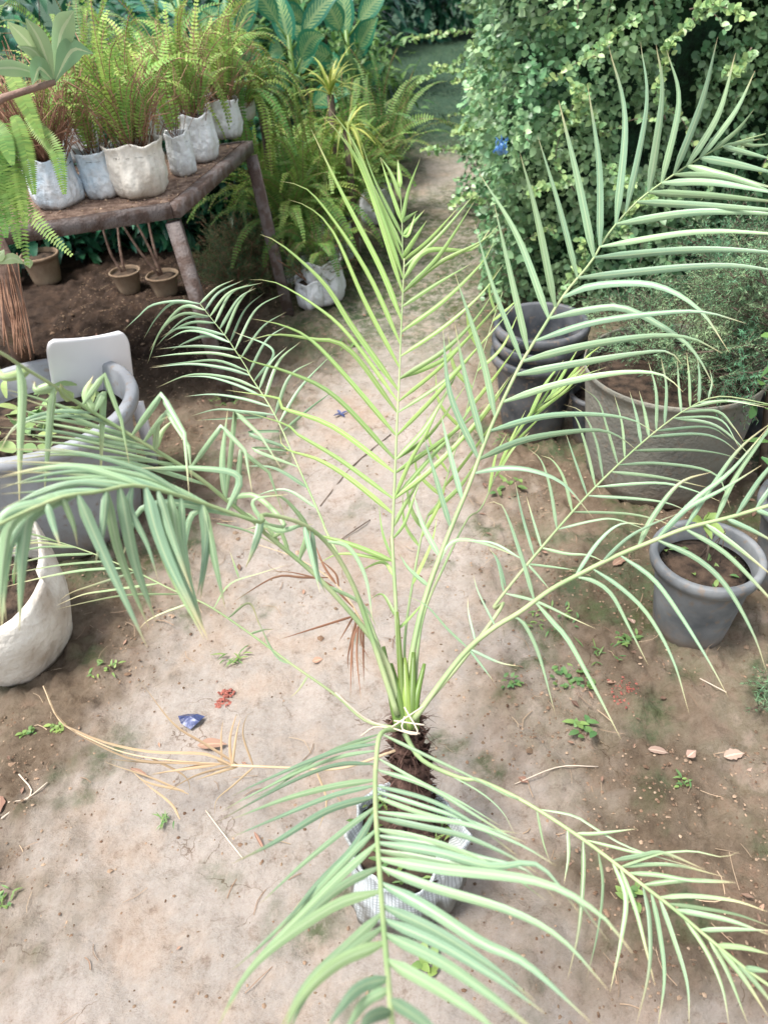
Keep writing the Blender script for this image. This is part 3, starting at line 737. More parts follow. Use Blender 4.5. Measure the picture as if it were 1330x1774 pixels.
# thin frond to the lower left
frond('692,1262 i620,1060 i480,940 i280,800 i90,660 h960,530 h800,460 h650,385 h480,310 h330,255 h200,225 h60,250', (1.42, 1.48, 1.55, 1.6), '''
h830,490 h600,480 h420,510 h250,550
h700,455 h500,460 h380,480 h260,530
h620,405 h450,430 h330,470 h270,510
h600,360 h400,365 h200,400 h0,450
h500,320 h300,340 h120,370 h0,400
h430,290 h250,300 h100,330 h0,360
h350,260 h200,260 h60,290 h-80,330
h340,255 h160,240 h0,290
h260,235 h130,200 h0,230
h900,570 h760,560 h680,600 h640,640
h990,570 h1060,430 h1200,380 h1330,340
h1040,600 h1150,520 h1200,640
i300,810 i200,750 i90,520
i350,860 i310,920 i270,955
i80,660 i160,640 i200,640
h1000,150 h1150,190 h1330,280
h1100,400 h1080,340 h1060,280
''', .0062, r0=.005, r1=.0015, m='palm', yel=.55, dry=.5, phi=40)
# right-hand lower frond (first of two)
frond('712,1238 i850,1030 i1060,790 i1250,530 g60,1530 g200,1350 g450,1060 g640,870 g790,740 g920,650 g1060,600 g1300,640', (1.42, 1.5, 1.62, 1.75, 1.85), '''
!.8 g1005,612 g1020,540 g1010,480
g960,612 g965,510 g955,425
g915,642 g920,520 g908,405
g865,677 g875,560 g868,440
g825,705 g820,560 g795,425
g780,738 g775,580 g740,445
g735,772 g725,670 g700,575
g690,805 g690,690 g658,575
g640,857 g625,720 g590,590
g595,900 g560,740 g520,620 g440,555
g550,942 g510,790 g450,670 g370,635
g515,982 g470,830 g420,690 g360,660
g450,1042 g415,870 g375,750
g410,1088 g370,960 g320,880 g270,860
g345,1158 g310,1000 g270,880 g215,830
g255,1270 g235,1140 g205,1035
g225,1290 g190,1130 g155,968
g120,1440 g80,1330 g40,1260
g960,640 g1100,620 g1267,650
g930,650 g1080,620 g1267,640
g900,672 g1040,665 g1110,730 g1160,800
g860,690 g1050,700 g1140,825
g840,720 g1040,730 g1200,870
g790,755 g1000,735 g1100,790
g740,795 g950,765 g1060,790 g1145,855
g680,840 g900,835 g1050,850 g1170,885
g620,895 g800,895 g1030,940 g1100,1090
g575,950 g790,955 g1010,1002
g530,992 g780,980 g930,1010 g1065,1065
g465,1055 g700,1050 g830,1070 g930,1112
g410,1132 g640,1115 g770,1140 g880,1182
g360,1187 g500,1145 g600,1140 g760,1195
g275,1290 g380,1290 g480,1298 g560,1332
g235,1355 g330,1350 g425,1362
g215,1340 g260,1390 g310,1450
g120,1475 g250,1500 g400,1570 g510,1620
''', .0086, off=-.0, r0=.0075, r1=.0018, yel=.2, dry=.2, phi=35)
# right-hand lower frond (second)
frond('716,1248 i850,1045 i1060,765 i1200,640 i1330,560 g310,1450 g420,1390 g600,1300 g760,1235 g900,1180 g1100,1130 g1267,1080 f1420,850', (1.42, 1.38, 1.36, 1.38, 1.42), '''
g430,1372 g520,1240 g620,1160 g740,1165
g540,1320 g640,1230 g740,1170 g880,1110
!1.1 g680,1260 g760,1130 g880,980 g1025,930
!1.2 g760,1225 g900,1100 g1080,1000 g1240,900
!1.2 g760,1225 g950,1050 g1100,930 g1267,735
!1.1 g900,1172 g1010,1010 g1140,830 g1300,700
!1.2 g1020,1132 g1120,960 g1250,770 g1350,620
!1.2 g1100,1115 g1267,920 g1450,780
!1.2 g1225,1090 g1330,930 g1400,850
g415,1392 g500,1410 g580,1470 g660,1620 g740,1780
!1.1 g490,1362 g620,1440 g740,1560 g850,1760 j890,460
!1.1 g610,1300 g760,1400 g880,1560 g1010,1770 j1055,388
!1.2 g770,1232 g950,1310 g1080,1430 g1200,1640 j1218,280
!1.2 g900,1185 g1080,1290 g1267,1480 g1380,1600
!1.2 g985,1162 g1140,1270 g1300,1400
!1.2 g1100,1130 g1200,1190 g1330,1260
!1.1 g1225,1100 g1330,1150
!1.2 g245,1510 g180,1290 g100,1080 g30,1070
!1.2 g245,1490 g330,1600 j380,150 j500,370 j600,565
g130,1570 g190,1590 j250,200 j322,460
!.6 i1080,740 i1000,640 i900,530 i800,480
!.6 i1080,745 i1150,800 i1210,880
!.6 i1100,740 i1230,790 i1330,810
!.5 i1090,650 i1095,570 i1090,490
!.5 i1185,550 i1140,470 i1115,385
!.7 i1265,440 i1230,320 i1190,270
!.7 i1330,310 i1200,240 i1040,230
''', .0098, off=-.0, r0=.0085, r1=.0045, yel=.1, dry=.25, phi=25, fold=.3)
# front frond, closest to the camera
frond('690,1262 k690,190 k668,330 k665,480 k672,640 k690,900 k705,1100 k725,1330 k745,1560 k765,1800', (1.40, 1.30, 1.15, .98, .84, .74), '''
!.6 k710,205 k900,290 k1110,390 k1310,500
!.6 k690,300 k850,400 k1050,500 k1250,620
!.8 k688,360 k900,430 k1150,580 k1330,690
!.8 k682,418 k900,490 k1100,590 k1330,760
!.8 k685,480 k860,550 k1100,610 k1330,650
!.9 k690,552 k900,580 k1100,610 k1330,700 k1500,800
k690,622 k900,680 k1100,750 k1330,870 k1450,960
!1.1 k690,692 k950,735 k1200,800 j250,1100 j430,1310
!1.3 k700,775 k950,810 j250,1170 j500,1300 j650,1475
!1.3 k700,882 k900,990 k1150,1150 j200,1520 j480,1774
!1.2 k700,985 k950,1100 k1200,1260 k1400,1420
!1.3 k722,1115 k950,1230 k1200,1400 k1450,1600
!1.2 k728,1242 k930,1350 k1130,1480 k1260,1600
!1.2 k750,1425 k880,1510 k1000,1620
!.5 k685,185 k560,230 k430,285 k200,440 k60,500
!.7 k672,250 k520,260 k350,320 k120,420 k0,480
!.8 k665,325 k500,330 k300,400 k0,560 k-60,600
!.9 k660,400 k480,430 k250,490 k0,585
k655,470 k450,540 k200,690 k0,790
k655,560 k560,720 k400,880 k200,1120
k655,625 k560,740 k350,960 k100,1200 k0,1280
!1.1 #.3 k660,700 k500,850 k300,1050 k100,1260 k-20,1480
!1.1 k668,800 k500,900 k300,1080 k150,1200
!1.2 #.7 k680,920 k480,980 k200,1170 k50,1330 k-70,1560
!1.2 k688,1020 k530,1170 k350,1340 k200,1600
!1.2 #.4 k692,1140 k500,1240 k330,1400 k230,1600
!1.2 k700,1300 k580,1370 k430,1560
!1.1 k715,1455 k640,1500 k580,1600
''', .0125, off=-.12, r0=.0068, r1=.0040, yel=.1, dry=.12, phi=18, fold=.2, bright=.85, dens=.75)
# frond to the lower right
frond('700,1270 k880,310 k1060,395 j0,740 j190,830 j410,970 j560,1080 j700,1190 j830,1290 j960,1400 j1130,1540 j1300,1660', (1.42, 1.40, 1.32, 1.24), '''
!.9 j390,980 j500,965 j668,945
!.7 j440,1000 j560,1020 j700,1050 j900,1040 j1030,1065 j1105,1040
j570,1082 j680,1060 j780,1048 j960,1120
!1.1 j625,1112 j750,1140 j900,1165 j1090,1175
!1.1 j700,1170 j850,1165 j1000,1165 j1085,1172
!1.1 j770,1237 j900,1230 j1080,1250 j1230,1300
!1.1 j840,1290 j950,1310 j1080,1340 j1240,1400
!1.1 j945,1385 j1080,1372 j1240,1378
!1.1 j1010,1440 j1120,1450 j1240,1480
!1.1 j1110,1550 j1240,1555
j378,955 j378,1060 j358,1182
j430,990 j440,1150 j420,1380 j372,1590
j560,1090 j620,1230 j600,1420 j552,1645
j580,1100 j660,1280 j705,1450 j745,1615
j680,1180 j720,1330 j720,1540 j665,1780
!1.1 j750,1230 j820,1400 j880,1600 j890,1790
j852,1305 j960,1460 j1030,1620 j1060,1790
j960,1405 j1050,1550 j1140,1780
j1000,1440 j1120,1580 j1230,1750
j1080,1500 j1180,1610 j1290,1750
!.6 j240,850 j270,1000 j300,1090
!.6 j190,830 j90,790 j0,730
!.6 j250,870 j400,890 j500,950 j650,1030 j950,1120
!.6 j660,1050 j780,1050 j830,1080
!.6 k1000,370 k1150,460 k1250,550 k1310,660
''', .0088, off=-.02, r0=.007, r1=.003, yel=.4, dry=.25, phi=30, fold=.25, bright=.85, dens=.3)
# dead frond lying out to the left over the soil
frond('685,1300 k500,350 k250,345 k0,335 l1330,212 l1100,200 l800,180 l600,150 l450,95 l280,0 h200,900', (1.47, 1.62, 1.80, 1.98, 2.1), '''
l1100,200 l940,100 l800,10 h650,880
l1050,190 l950,150 l700,140 l500,100 l350,40 l270,-10 h210,900
l1000,190 l800,190 l600,170 l400,80 l300,10 h190,930
l900,185 l700,190 l470,170
l1000,200 l850,220 l700,240
l1060,205 l900,250 l760,330
l1200,215 l1080,290 l1000,360 l990,430
l950,200 l880,210 l680,250
l1100,205 l1020,230 l900,270
l870,335 l700,260 l520,200 l480,180
l850,320 l680,280 l600,220
k400,345 k440,500 k400,640
k0,330 k-60,310 l1050,210
l700,170 l850,250 l880,330
l830,450 l790,380 l690,300 l640,260
l1150,210 l1120,60 l1140,-30 h1160,1030
l1080,200 l1090,60 l1110,-20
l1050,190 l1060,80 l1090,-30 h1100,1050
l1020,190 l1020,60 l1030,-10
''', .0075, r0=.0042, r1=.002, m='dry', rm='rachis_dry', yel=.15, phi=50, label='dead straw-coloured frond trailing low over the soil')
# bare pale petiole tips and fibre at the crown
mb = MB()
for a, b_, c_ in (('700,1225', 'i860,1120', 'i745,1095'), ('i740,1090', 'i800,1050', 'i885,995'), ('i740,1095', 'i620,1050', 'i480,930'), ('i750,1060', 'i820,1070', 'i890,1080'), ('i800,1040', 'i790,1100', 'i870,1120'), ('i745,1095', 'i660,1090', 'i600,1130')):
    q = parse(a+' '+b_+' '+c_); mb.tube(smooth([P(q[i][0], q[i][1], 1.38) for i in range(3)], 8), .0016, 5)
mb.build('fibre_strand', M['twigwhite'], palm)
# crown sheath of green petiole bases
mb = MB()
for sx, ex, ey, rr, t_ in ((-6, 676, 1150, .014, .2), (6, 700, 1140, .013, .8), (14, 716, 1130, .011, .3), (-14, 664, 1120, .010, .1), (0, 688, 1060, .008, .6), (20, 735, 1150, .009, .2)):
    pts = smooth([P(703+sx*.7, 1262, 1.43), P(703+sx*1.2-6, 1210, 1.42), P(ex, ey, 1.43)], 10)
    mb.tube(pts, [rr*(1.1-.085*i) for i in range(10)], 8, (t_, rnd(.6, .95), 0))
mb.build('petiole_bases', M['petiole'], palm)
# trunk clad in old leaf bases
T0 = P(718, 1470, 1.66); T1 = P(703, 1238, 1.435); T0.z = min(T0.z, .16)
mb = MB(); ax_ = (T1-T0); mb.tube([T0+ax_*(i/8) for i in range(9)], [.038, .041, .041, .039, .036, .032, .028, .025, .018], 14, jit=.12)
tz = ax_.normalized(); ta = tz.cross(V((1, 0, 0))).normalized(); tb = tz.cross(ta)
for i in range(190):
    t = min(.97, max(0, (i+.5)/190+rnd(-.03, .03))); an = i*2.39996; r = (.041-.020*t); d = ta*math.cos(an)+tb*math.sin(an)
    p = T0+ax_*(t*.95)+d*r*.8; mb.leaf(p, (d*rnd(.5, 1.1)+tz*rnd(.5, 1.2)), tz, rnd(.012, .045), rnd(.008, .024), rnd(-.5, .9), (rnd(0, 1), 1, 0), 3, .4)
for i in range(750):
    t = random.random(); an = rnd(0, 2*PI); d = ta*math.cos(an)+tb*math.sin(an); p = T0+ax_*t+d*(.041-.020*t)
    mb.leaf(p, d*rnd(.3, 1)+tz*rnd(-.8, 1)+ta*rnd(-.9, .9)+tb*rnd(-.9, .9), tz, rnd(.015, .05), rnd(.001, .0022), rnd(0, .6), (0, 1, 0), 3, .2)
mb.build('trunk', M['trunk'], palm)
# woven sack and soil
mb = MB(); mb.lathe(BAGC, [(.085, -.02)]+[(.108*a, .205*b) for a, b in BAGP], 150, wob=.24, seed=4.2, wobz=.07, crk=.05)
mb.build('grow_bag', M['woven'], palm)
mb = MB(); mb.lathe(BAGC+V((0, 0, 0)), [(.104, .165), (.08, .175), (.03, .18), (.0005, .182)], 40, wob=.10, seed=4.2)
mb.build('potting_soil', M['soil'], palm)
mb = MB()
for i in range(60):
    a = rnd(0, 2*PI); r = rnd(.04, .11); p = BAGC+V((r*math.cos(a), r*math.sin(a), .175)); mb.leaf(p, V((rnd(-1, 1), rnd(-1, 1), rnd(.2, 1.2))), V((0, 0, 1)), rnd(.02, .05), rnd(.003, .01), rnd(0, .6), (rnd(.1, .9), rnd(.7, 1.1), 0), 3)
mb.build('weeds', M['weed'], palm)['kind'] = 'stuff'
# ------------------------------------------------------------ plant builders
def fernfrond(mb, p, d, L, droop, pl, c, n=34, seg=10, roll=0, tip=.15, spiral=0):
    """one sword-fern frond: midrib curve with small narrow pinnae in two rows"""
    d = d.normalized(); pts = []; q = V(p); v = d.copy(); kk = V((rnd(-.09, .09), rnd(-.09, .09), 0))
    for i in range(seg+1):
        pts.append(q.copy()); q = q+v*(L/seg); v = (v+V((0, 0, -1))*(droop/seg)*(1+i*.18)+kk).normalized()
    sm = smooth(pts, n); t0 = (sm[1]-sm[0]).normalized(); s0 = t0.cross(V((0, 0, 1)))
    if s0.length < .2: s0 = t0.cross(V((math.cos(roll*3), math.sin(roll*3), .1)))
    s0.normalize(); s0 = (Matrix.Rotation(roll, 3, t0) @ s0)
    for i in range(2, n-1):
        t = i/n; tg = (sm[i+1]-sm[i-1]).normalized(); sd = (s0-tg*s0.dot(tg)).normalized(); up = sd.cross(tg)
        l = pl*(min(1, .25+t*3.2) if t < .25 else 1-.85*((t-.25)/.75)**1.8)*rnd(.85, 1.1); w = L/n*.40
        cc = (max(0, min(1, c[0]+rnd(-.15, .15))), c[1]*rnd(.85, 1.1), 0)
        for sg in (-1, 1):
            a = sm[i]; e = a+sd*sg*l+tg*l*.22-up*l*rnd(.0, .25); m_ = (a+e)/2+up*l*.06
            i0 = mb.vert(a-tg*w*.5, cc, (.1, .1)); i1 = mb.vert(a+tg*w*.6, cc, (.9, .1)); i2 = mb.vert(m_+tg*w, cc, (.9, .5)); i3 = mb.vert(e, cc, (.5, 1)); i4 = mb.vert(m_-tg*w*.9, cc, (.1, .5))
            mb.f.append((i0, i1, i2, i3, i4))
    return sm
def fern(root, base, n, L, mat_='fern', spread=.5, droop=(.8, 2.2), pl=.028, stems='stem', dirf=None, yel=(0, 1), br=(.6, 1.15), nst=0, rad=.05):
    mb = MB(); st = MB()
    for i in range(n):
        a = rnd(0, 2*PI); r = spread*rnd(.2, 1); d = V((math.cos(a)*r, math.sin(a)*r, 1))
        if dirf: d = dirf(d)
        b_ = base+V((math.cos(a), math.sin(a), 0))*rad*random.random()
        LL = L*rnd(.6, 1.15); s_ = fernfrond(mb, b_+V((0, 0, rnd(0, .05))), d, LL, rnd(*droop), pl*rnd(.8, 1.2), (rnd(*yel), rnd(*br), 0), n=int(14+LL*48), roll=rnd(-.5, .5))
        st.tube(s_[::max(1, len(s_)//7)], .0014, 4)
    for i in range(nst):
        a = rnd(0, 2*PI); r = rnd(.1, .9); d = V((math.cos(a)*r, math.sin(a)*r, 1)).normalized(); b_ = base+V((math.cos(a+rnd(-1, 1)), math.sin(a), 0))*rad*random.random()*1.3
        l = rnd(.1, .40); st.tube(smooth([b_, b_+d*l*.6, b_+d*l+V((rnd(-.04, .04), rnd(-.04, .04), -rnd(0, .06)))], 4), rnd(.0009, .002), 3)
    mb.build('fronds', M[mat_], root, smooth=False); st.build('stems', M[stems], root)
def growbag(root, c, r, h, m='bag', seed=None, name='grow_bag'):
    seed = rnd(0, 50) if seed is None else seed; mb = MB()
    mb.lathe(c, [(r*a, h*b) for a, b in BAGP], 90, wob=.16, seed=seed, wobz=.016, crk=.09)
    mb.build(name, M[m], root); mb = MB(); mb.lathe(c, [(r*.97, h*.80), (r*.5, h*.84), (.0005, h*.85)], 24, wob=.10, seed=seed); mb.build('soil', M['soil'], root)
def pot(root, c, r, h, m, taper=.72, rim=.012, lip=.03, fill=.85, axis=None, wob=.0, name='pot', grooves=()):
    mb = MB(); rb = r*taper; pr = [(rb*.96, 0), (rb, .004)]
    pr += [(rb+(r-rb)*k/8, h*k/8) for k in range(1, 8)] + [(r*.985, h-lip), (r+rim, h-lip+.003), (r+rim*1.25, h-lip*.5), (r+rim*1.1, h-.003), (r+rim*.6, h), (r-rim*.3, h), (r-rim*.6, h-.006), (r*.95-rim*.6, h*.80), (r*.9-rim, h*.6)]
    if fill < .55: pr += [(rb*.95, h*.2), (rb*.9, .02), (.0005, .02)]
    mb.lathe(c, pr, 56, axis, wob=wob, seed=1); mb.build(name, M[m], root)
    if fill >= .55:
        mb = MB(); mb.lathe(c, [((rb+(r-rb)*fill)*.97, h*fill), (r*.5, h*fill+.008), (.0005, h*fill+.012)], 30, axis, wob=.03, seed=1); mb.build('soil', M['soil'], root)
def leafcloud(mb, pts_dirs, L, W, br=(.7, 1.15), yel=(0, 1), seg=3, droop=.1, prof=None, fold=.1):
    for p, d in pts_dirs: mb.leaf(p, d, V((rnd(-.4, .4), rnd(-.4, .4), 1)), L*rnd(.7, 1.2), W*rnd(.8, 1.15), droop, (rnd(*yel), rnd(*br), 0), seg, fold, prof)
ROUND = lambda t: max(.10, math.sin(PI*min(1, .05+.95*t)**.8)**.6)
def feathery(mb, st, p, d, L, depth=0, c=None, nl=.018, w=.0022):
    """needle foliage: forking twig with fine needles"""
    d = d.normalized(); n = max(4, int(L/.012)); q = V(p); v = d.copy(); pts = [q.copy()]
    for i in range(n):
        v = (v+V((rnd(-.12, .12), rnd(-.12, .12), rnd(-.10, .10)))).normalized(); q = q+v*(L/n); pts.append(q.copy())
        if depth > 0 and i > n*.15 and random.random() < .65:
            sd = v.cross(V((rnd(-1, 1), rnd(-1, 1), rnd(-1, 1)))).normalized(); feathery(mb, st, q, v*.8+sd*.8, L*rnd(.25, .5), depth-1, c, nl, w)
        if depth <= 1:
            for k in range(3):
                sd = v.cross(V((rnd(-1, 1), rnd(-1, 1), rnd(-1, 1)))).normalized(); e = q+(v*.8+sd).normalized()*nl*rnd(.6, 1.1); o = v.cross(sd)*w*.5
                cc = (c[0]+rnd(-.2, .2), c[1]*rnd(.8, 1.15), 0); i0 = mb.vert(q-o, cc); i1 = mb.vert(q+o, cc); i2 = mb.vert(e, cc); mb.f.append((i0, i1, i2))
    st.tube(pts[::2] if len(pts) > 5 else pts, .0028 if depth > 1 else .0009, 3)
def rosette(root, p, n, L, W, mname='spiky', up=.8, droop=.8, name='leaves', yel=(0, 1)):
    mb = MB()
    for i in range(n):
        a = i*2.4+rnd(-.3, .3); d = V((math.cos(a), math.sin(a), up*rnd(.3, 2.2))); mb.leaf(p, d, V((0, 0, 1)), L*rnd(.7, 1.15), W, droop*rnd(.3, 1.3), (rnd(*yel), rnd(.8, 1.15), 0), 6, .2, lambda t: .5+.5*min(1, t*3) if t < .4 else max(.03, 1-((t-.4)/.6)**1.6))
    mb.build(name, M[mname], root)
def bush(name, c, rx, ry, rz, nl, L, W, m, label, cat='bush', group=None, z0=.15, yel=(0, 1), br=(.6, 1.15), stems=5, shape=None, trunk=True):
    root = empty(name, V((c[0], c[1], 0)), label, cat, group); mb = MB(); pd = []; sd_ = rnd(0, 99)
    for i in range(nl):
        while True:
            u = V((rnd(-1, 1), rnd(-1, 1), rnd(-1, 1)))
            if .25 < u.length < 1: break
        u = u*(.72+.28*(u.length)) ; k = 1+.35*noise.noise(u*2.2+V((sd_, 0, 0))); u = u*k
        if noise.noise(u*3+V((0, sd_, 0))) < -.28: continue
        p = V((c[0]+u.x*rx, c[1]+u.y*ry, c[2]+u.z*rz))
        if p.z < z0*.3: continue
        pd.append((p, V((u.x+rnd(-.6, .6), u.y+rnd(-.6, .6), u.z*.4+rnd(-.5, .7)))))
    leafcloud(mb, pd, L, W, br, yel, droop=.3, prof=shape); mb.build('foliage', M[m], root)
    st = MB()
    for i in range(stems):
        a = rnd(0, 2*PI); e = V((c[0]+math.cos(a)*rx*.7, c[1]+math.sin(a)*ry*.7, c[2]+rz*rnd(.2, .7)))
        st.tube(smooth([V((c[0]+rnd(-.03, .03), c[1]+rnd(-.03, .03), 0)), V((c[0]+math.cos(a)*rx*.25, c[1]+math.sin(a)*ry*.25, c[2]*.7)), e], 7), [.012, .011, .010, .008, .006, .004, .002], 6)
    st.build('branches', M['twig'], root); return root
# ------------------------------------------------------------ steel table on the left, grow bags and ferns on it
TH = .80; A = G(303, 350, TH); B = G(431, 243, TH); Lp = G(60, 388, TH); u_ = (Lp-A).normalized(); Cn = A+u_*2.2; Dn = B+u_*2.2
tbl = empty('steel_table', V((A.x, A.y, 0)), 'rusty steel nursery table carrying a row of white grow bags with ferns', 'table')
def slab(mb, P4, z0, z1):
    i0 = len(mb.v)
    for z in (z0, z1):
        for p in P4: mb.vert((p.x, p.y, z), (0, 1, 0), (p.x, p.y))
    mb.f += [(i0+3, i0+2, i0+1, i0), (i0+4, i0+5, i0+6, i0+7)]+[(i0+k, i0+(k+1) % 4, i0+4+(k+1) % 4, i0+4+k) for k in range(4)]
bd = (B-A).normalized()
mb = MB(); slab(mb, [A+u_*.03+bd*.03, B+u_*.03, Dn, Cn+bd*.03], TH-.012, TH-.002); mb.build('tabletop', M['rust_top'], tbl)
mb = MB()
for i in range(900):
    q = A+u_*rnd(.02, 1.3)+(B-A)*rnd(.03, .97); clod(mb, V((q.x, q.y, TH)), rnd(.002, .006), (rnd(0, 1), rnd(.6, 1.3), 0))
mb.build('spilled_soil', M['clod'], tbl, smooth=False)['kind'] = 'stuff'
def apron(a, b, name):
    mb = MB(); t = (b-a).normalized(); s_ = V((-t.y, t.x, 0)); mb.bar(V((a.x, a.y, TH-.026)), V((b.x, b.y, TH-.026)), .035, .048); return mb.build(name, M['rust'], tbl)
apron(A+u_*.018, Cn, 'frame_rail'); apron(A-bd*.02, B, 'frame_rail'); apron(B+u_*.018, Dn, 'frame_rail')
fa = onground(396, 694)
for top, ft in ((A+u_*.02-bd*.0+V((0, 0, -.03)), fa), (B+V((0, 0, -.03)), V((B.x+.07, B.y-.06, 0))), (A+u_*1.4+V((0, 0, -.03)), A+u_*1.4+V((.03, -.03, -TH))), (B+u_*1.4+V((0, 0, -.03)), B+u_*1.4+V((0, 0, -TH)))):
    mb = MB(); mb.bar(top-V((0, 0, .035)), ft, .05, .045, up=V((0, 1, 0))); mb.build('leg', M['rust'], tbl)
TBAGS = [  # centre px of base front, radius, height, material, label, stems, fronds
 (108, 362, .088, .165, 'bag_blue', 'pale blue-white grow bag of brown-stemmed fern nearest the left end of the table', 330, 7),
 (186, 345, .068, .16, 'bag_blue', 'narrow bluish grow bag squeezed between two wider bags on the table', 40, 12),
 (254, 345, .102, .175, 'bag_old', 'large cream stained grow bag of bright green fern at the table corner', 60, 46),
 (322, 306, .05, .15, 'bag', 'small white grow bag leaning just behind the big cream bag', 10, 6),
 (352, 283, .068, .17, 'bag', 'white grow bag with folded rim on the right table edge', 60, 30),
 (398, 242, .062, .15, 'bag', 'white grow bag farthest back on the right table edge', 50, 24)]
for i, (x, y, r, h, m_, lab, ns, nf_) in enumerate(TBAGS):
    p = G(x, y, TH); dv = V((p.x, p.y, 0)).normalized(); c = p+dv*(r*.9); c.z = TH
    root = empty('potted_fern', c, lab, 'fern', 'ferns in grow bags on the steel table'); growbag(root, c, r, h, m_)
    base = c+V((0, 0, h*.85))
    up = (lambda d: V((d.x*.6, d.y*.6+.1, 1)))
    fern(root, base, nf_, .40 if i != 0 else .38, 'fern', .5, (.5, 1.9), .026, dirf=up, nst=ns, rad=r*.7, yel=(.2, 1), br=(.8, 1.3))
# ferns standing behind, on the table and beyond it
spots = [(-1.15, 3.55, .80, .48, 44, 'fern', 'bushy fern behind the left end of the table'), (-.86, 3.75, .82, .52, 60, 'fern', 'tall yellow-green fern at the back middle of the table'), (-.62, 4.1, .82, .50, 54, 'fern', 'tall fern at the back corner of the table with an arching frond'), (-1.55, 3.4, .80, .5, 44, 'fern_dark', 'dark fern at the upper left edge of the picture'), (-1.25, 4.3, .80, .6, 50, 'fern_dark', 'dark fern beyond the back rail of the table'),(-.95,4.7,.7,.6,50,'fern_dark','dark fern behind the tall yellow-green ferns')]
for x, y, z, L, n, m_, lab in spots:
    root = empty('potted_fern', V((x, y, z)), lab, 'fern', 'ferns crowded behind the bags'); growbag(root, V((x, y, z)), .08, .14, 'bag'); fern(root, V((x, y, z+.12)), n, L, m_, .9, (.8, 3.2), .03, nst=30, rad=.06, yel=(.2, 1))
# fern hanging down at the left edge
p = P(-150, 170, 2.3); root = empty('hanging_fern', p, 'fern with long fronds hanging down over the left end of the table', 'fern'); growbag(root, p-V((.02, 0, .10)), .08, .13, 'bag')
mb = MB()
for q, c_ in (('a30,540 a60,800 a130,1230', .7), ('a20,600 a90,900 a200,1050 a340,1185', .9), ('a60,520 a110,650 a160,900', .6), ('a0,650 a10,900 a30,1100', .4), ('a-30,500 a0,800 a-10,1180', .5), ('a80,560 a90,800 a120,1050', .8), ('a120,520 a180,600 a260,700 a300,900', .7), ('a30,300 a90,420 a200,640', .9), ('a-40,700 a30,850 a90,1150', .6), ('a-60,560 a10,620 a60,760', .5)):
    px = parse(q); sm = smooth([P(x, y, 2.3-.05*j) for j, (x, y) in enumerate(px)], 44)
    for i in range(2, 43):
        tg = (sm[i+1]-sm[i-1]).normalized(); sd = tg.cross((sm[i]-CAM).normalized()).normalized(); sd = (sd+V((0, .3, 0))).normalized(); l = .024*(min(1, .5+i/20) if i < 18 else 1-.8*((i-18)/25)**2); w = .0032
        for sg in (-1, 1):
            cc = (c_*.6+rnd(-.2, .2), rnd(.6, .95), 0); a = sm[i]; e = a+sd*sg*l+tg*l*.25; m0 = (a+e)/2
            k = [mb.vert(a-tg*w*.6, cc), mb.vert(a+tg*w*.6, cc), mb.vert(m0+tg*w, cc), mb.vert(e, cc), mb.vert(m0-tg*w, cc)]; mb.f.append(tuple(k))
mb.build('fronds', M['fern'], root, smooth=False)
# fronds hanging below the right rail of the table: a fern in the dark under it
for x, y, L, n, lab in ((-.50, 4.0, .55, 40, 'fern hanging in the gap under the right rail of the table'),):
    root = empty('hanging_fern', V((x, y, .78)), lab, 'fern'); growbag(root, V((x-.02, y+.1, TH)), .05, .12, 'bag'); fern(root, V((x, y, .86)), n, L, 'fern', 1.2, (2.5, 5.5), .028, rad=.04)
# pots under the table
def bare_pot(px, py, r, h, m_, lab, stems):
    c = onground(px, py); c = c+V((c.x, c.y, 0)).normalized()*r*.8; root = empty('clay_pot', c, lab, 'pot'); pot(root, c, r, h, m_, .7, .004, .012, .85, wob=.05)
    mb = MB()
    for a, b_ in stems:
        e = c+V((a, b_, rnd(.38, .5))); mb.tube(smooth([c+V((0, 0, h*.7)), c.lerp(e, .5)+V((rnd(-.02, .02), 0, 0)), e], 6), [.008, .008, .007, .006, .005, .004], 6)
    mb.build('bare_stem', M['bark'], root)
bare_pot(228, 512, .078, .12, 'clay', 'tan clay pot with bare stems under the table, left one of two', [(-.05, .0), (.02, .1)])
bare_pot(292, 520, .082, .11, 'clay', 'tan clay pot with two bare slanting stems beside the near table leg', [(-.16, -.02), (-.10, .05), (-.02, .1)])
for x, y, lab in ((85, 490, 'shadowy brown pot at the back under the table'), (12, 500, 'shadowy brown pot under the left end of the table')):
    c = onground(x, y); root = empty('clay_pot', c, lab, 'pot'); pot(root, c, .10, .16, 'clay', .75, .005, .02)
# fern clumps on the ground right of the table
for x, y, n, L, m_, lab, dr in ((-.36, 4.05, 80, .66, 'fern', 'large sword fern clump beside the right table leg', (.5, 2.4)), (-.12, 4.35, 84, .66, 'fern', 'yellow-green sword fern clump between the table and the path', (.4, 2.0)), (.10, 4.9, 56, .72, 'fern_dark', 'sword fern with fronds arching right towards the path', (.6, 2.4)), (-.22, 3.75, 30, .34, 'fern', 'smaller fern in front of the sword fern clumps', (1.2, 3.2)), (-.5, 4.7, 44, .75, 'fern', 'tall fern standing behind the right corner of the table', (.5, 2.0))):
    root = empty('sword_fern', V((x, y, 0)), lab, 'fern', 'ferns growing beside the path'); growbag(root, V((x, y, 0)), .1, .22, 'bag'); fern(root, V((x, y, .2)), n, L, m_, .5, dr, .04, rad=.10, yel=(.1, .9))
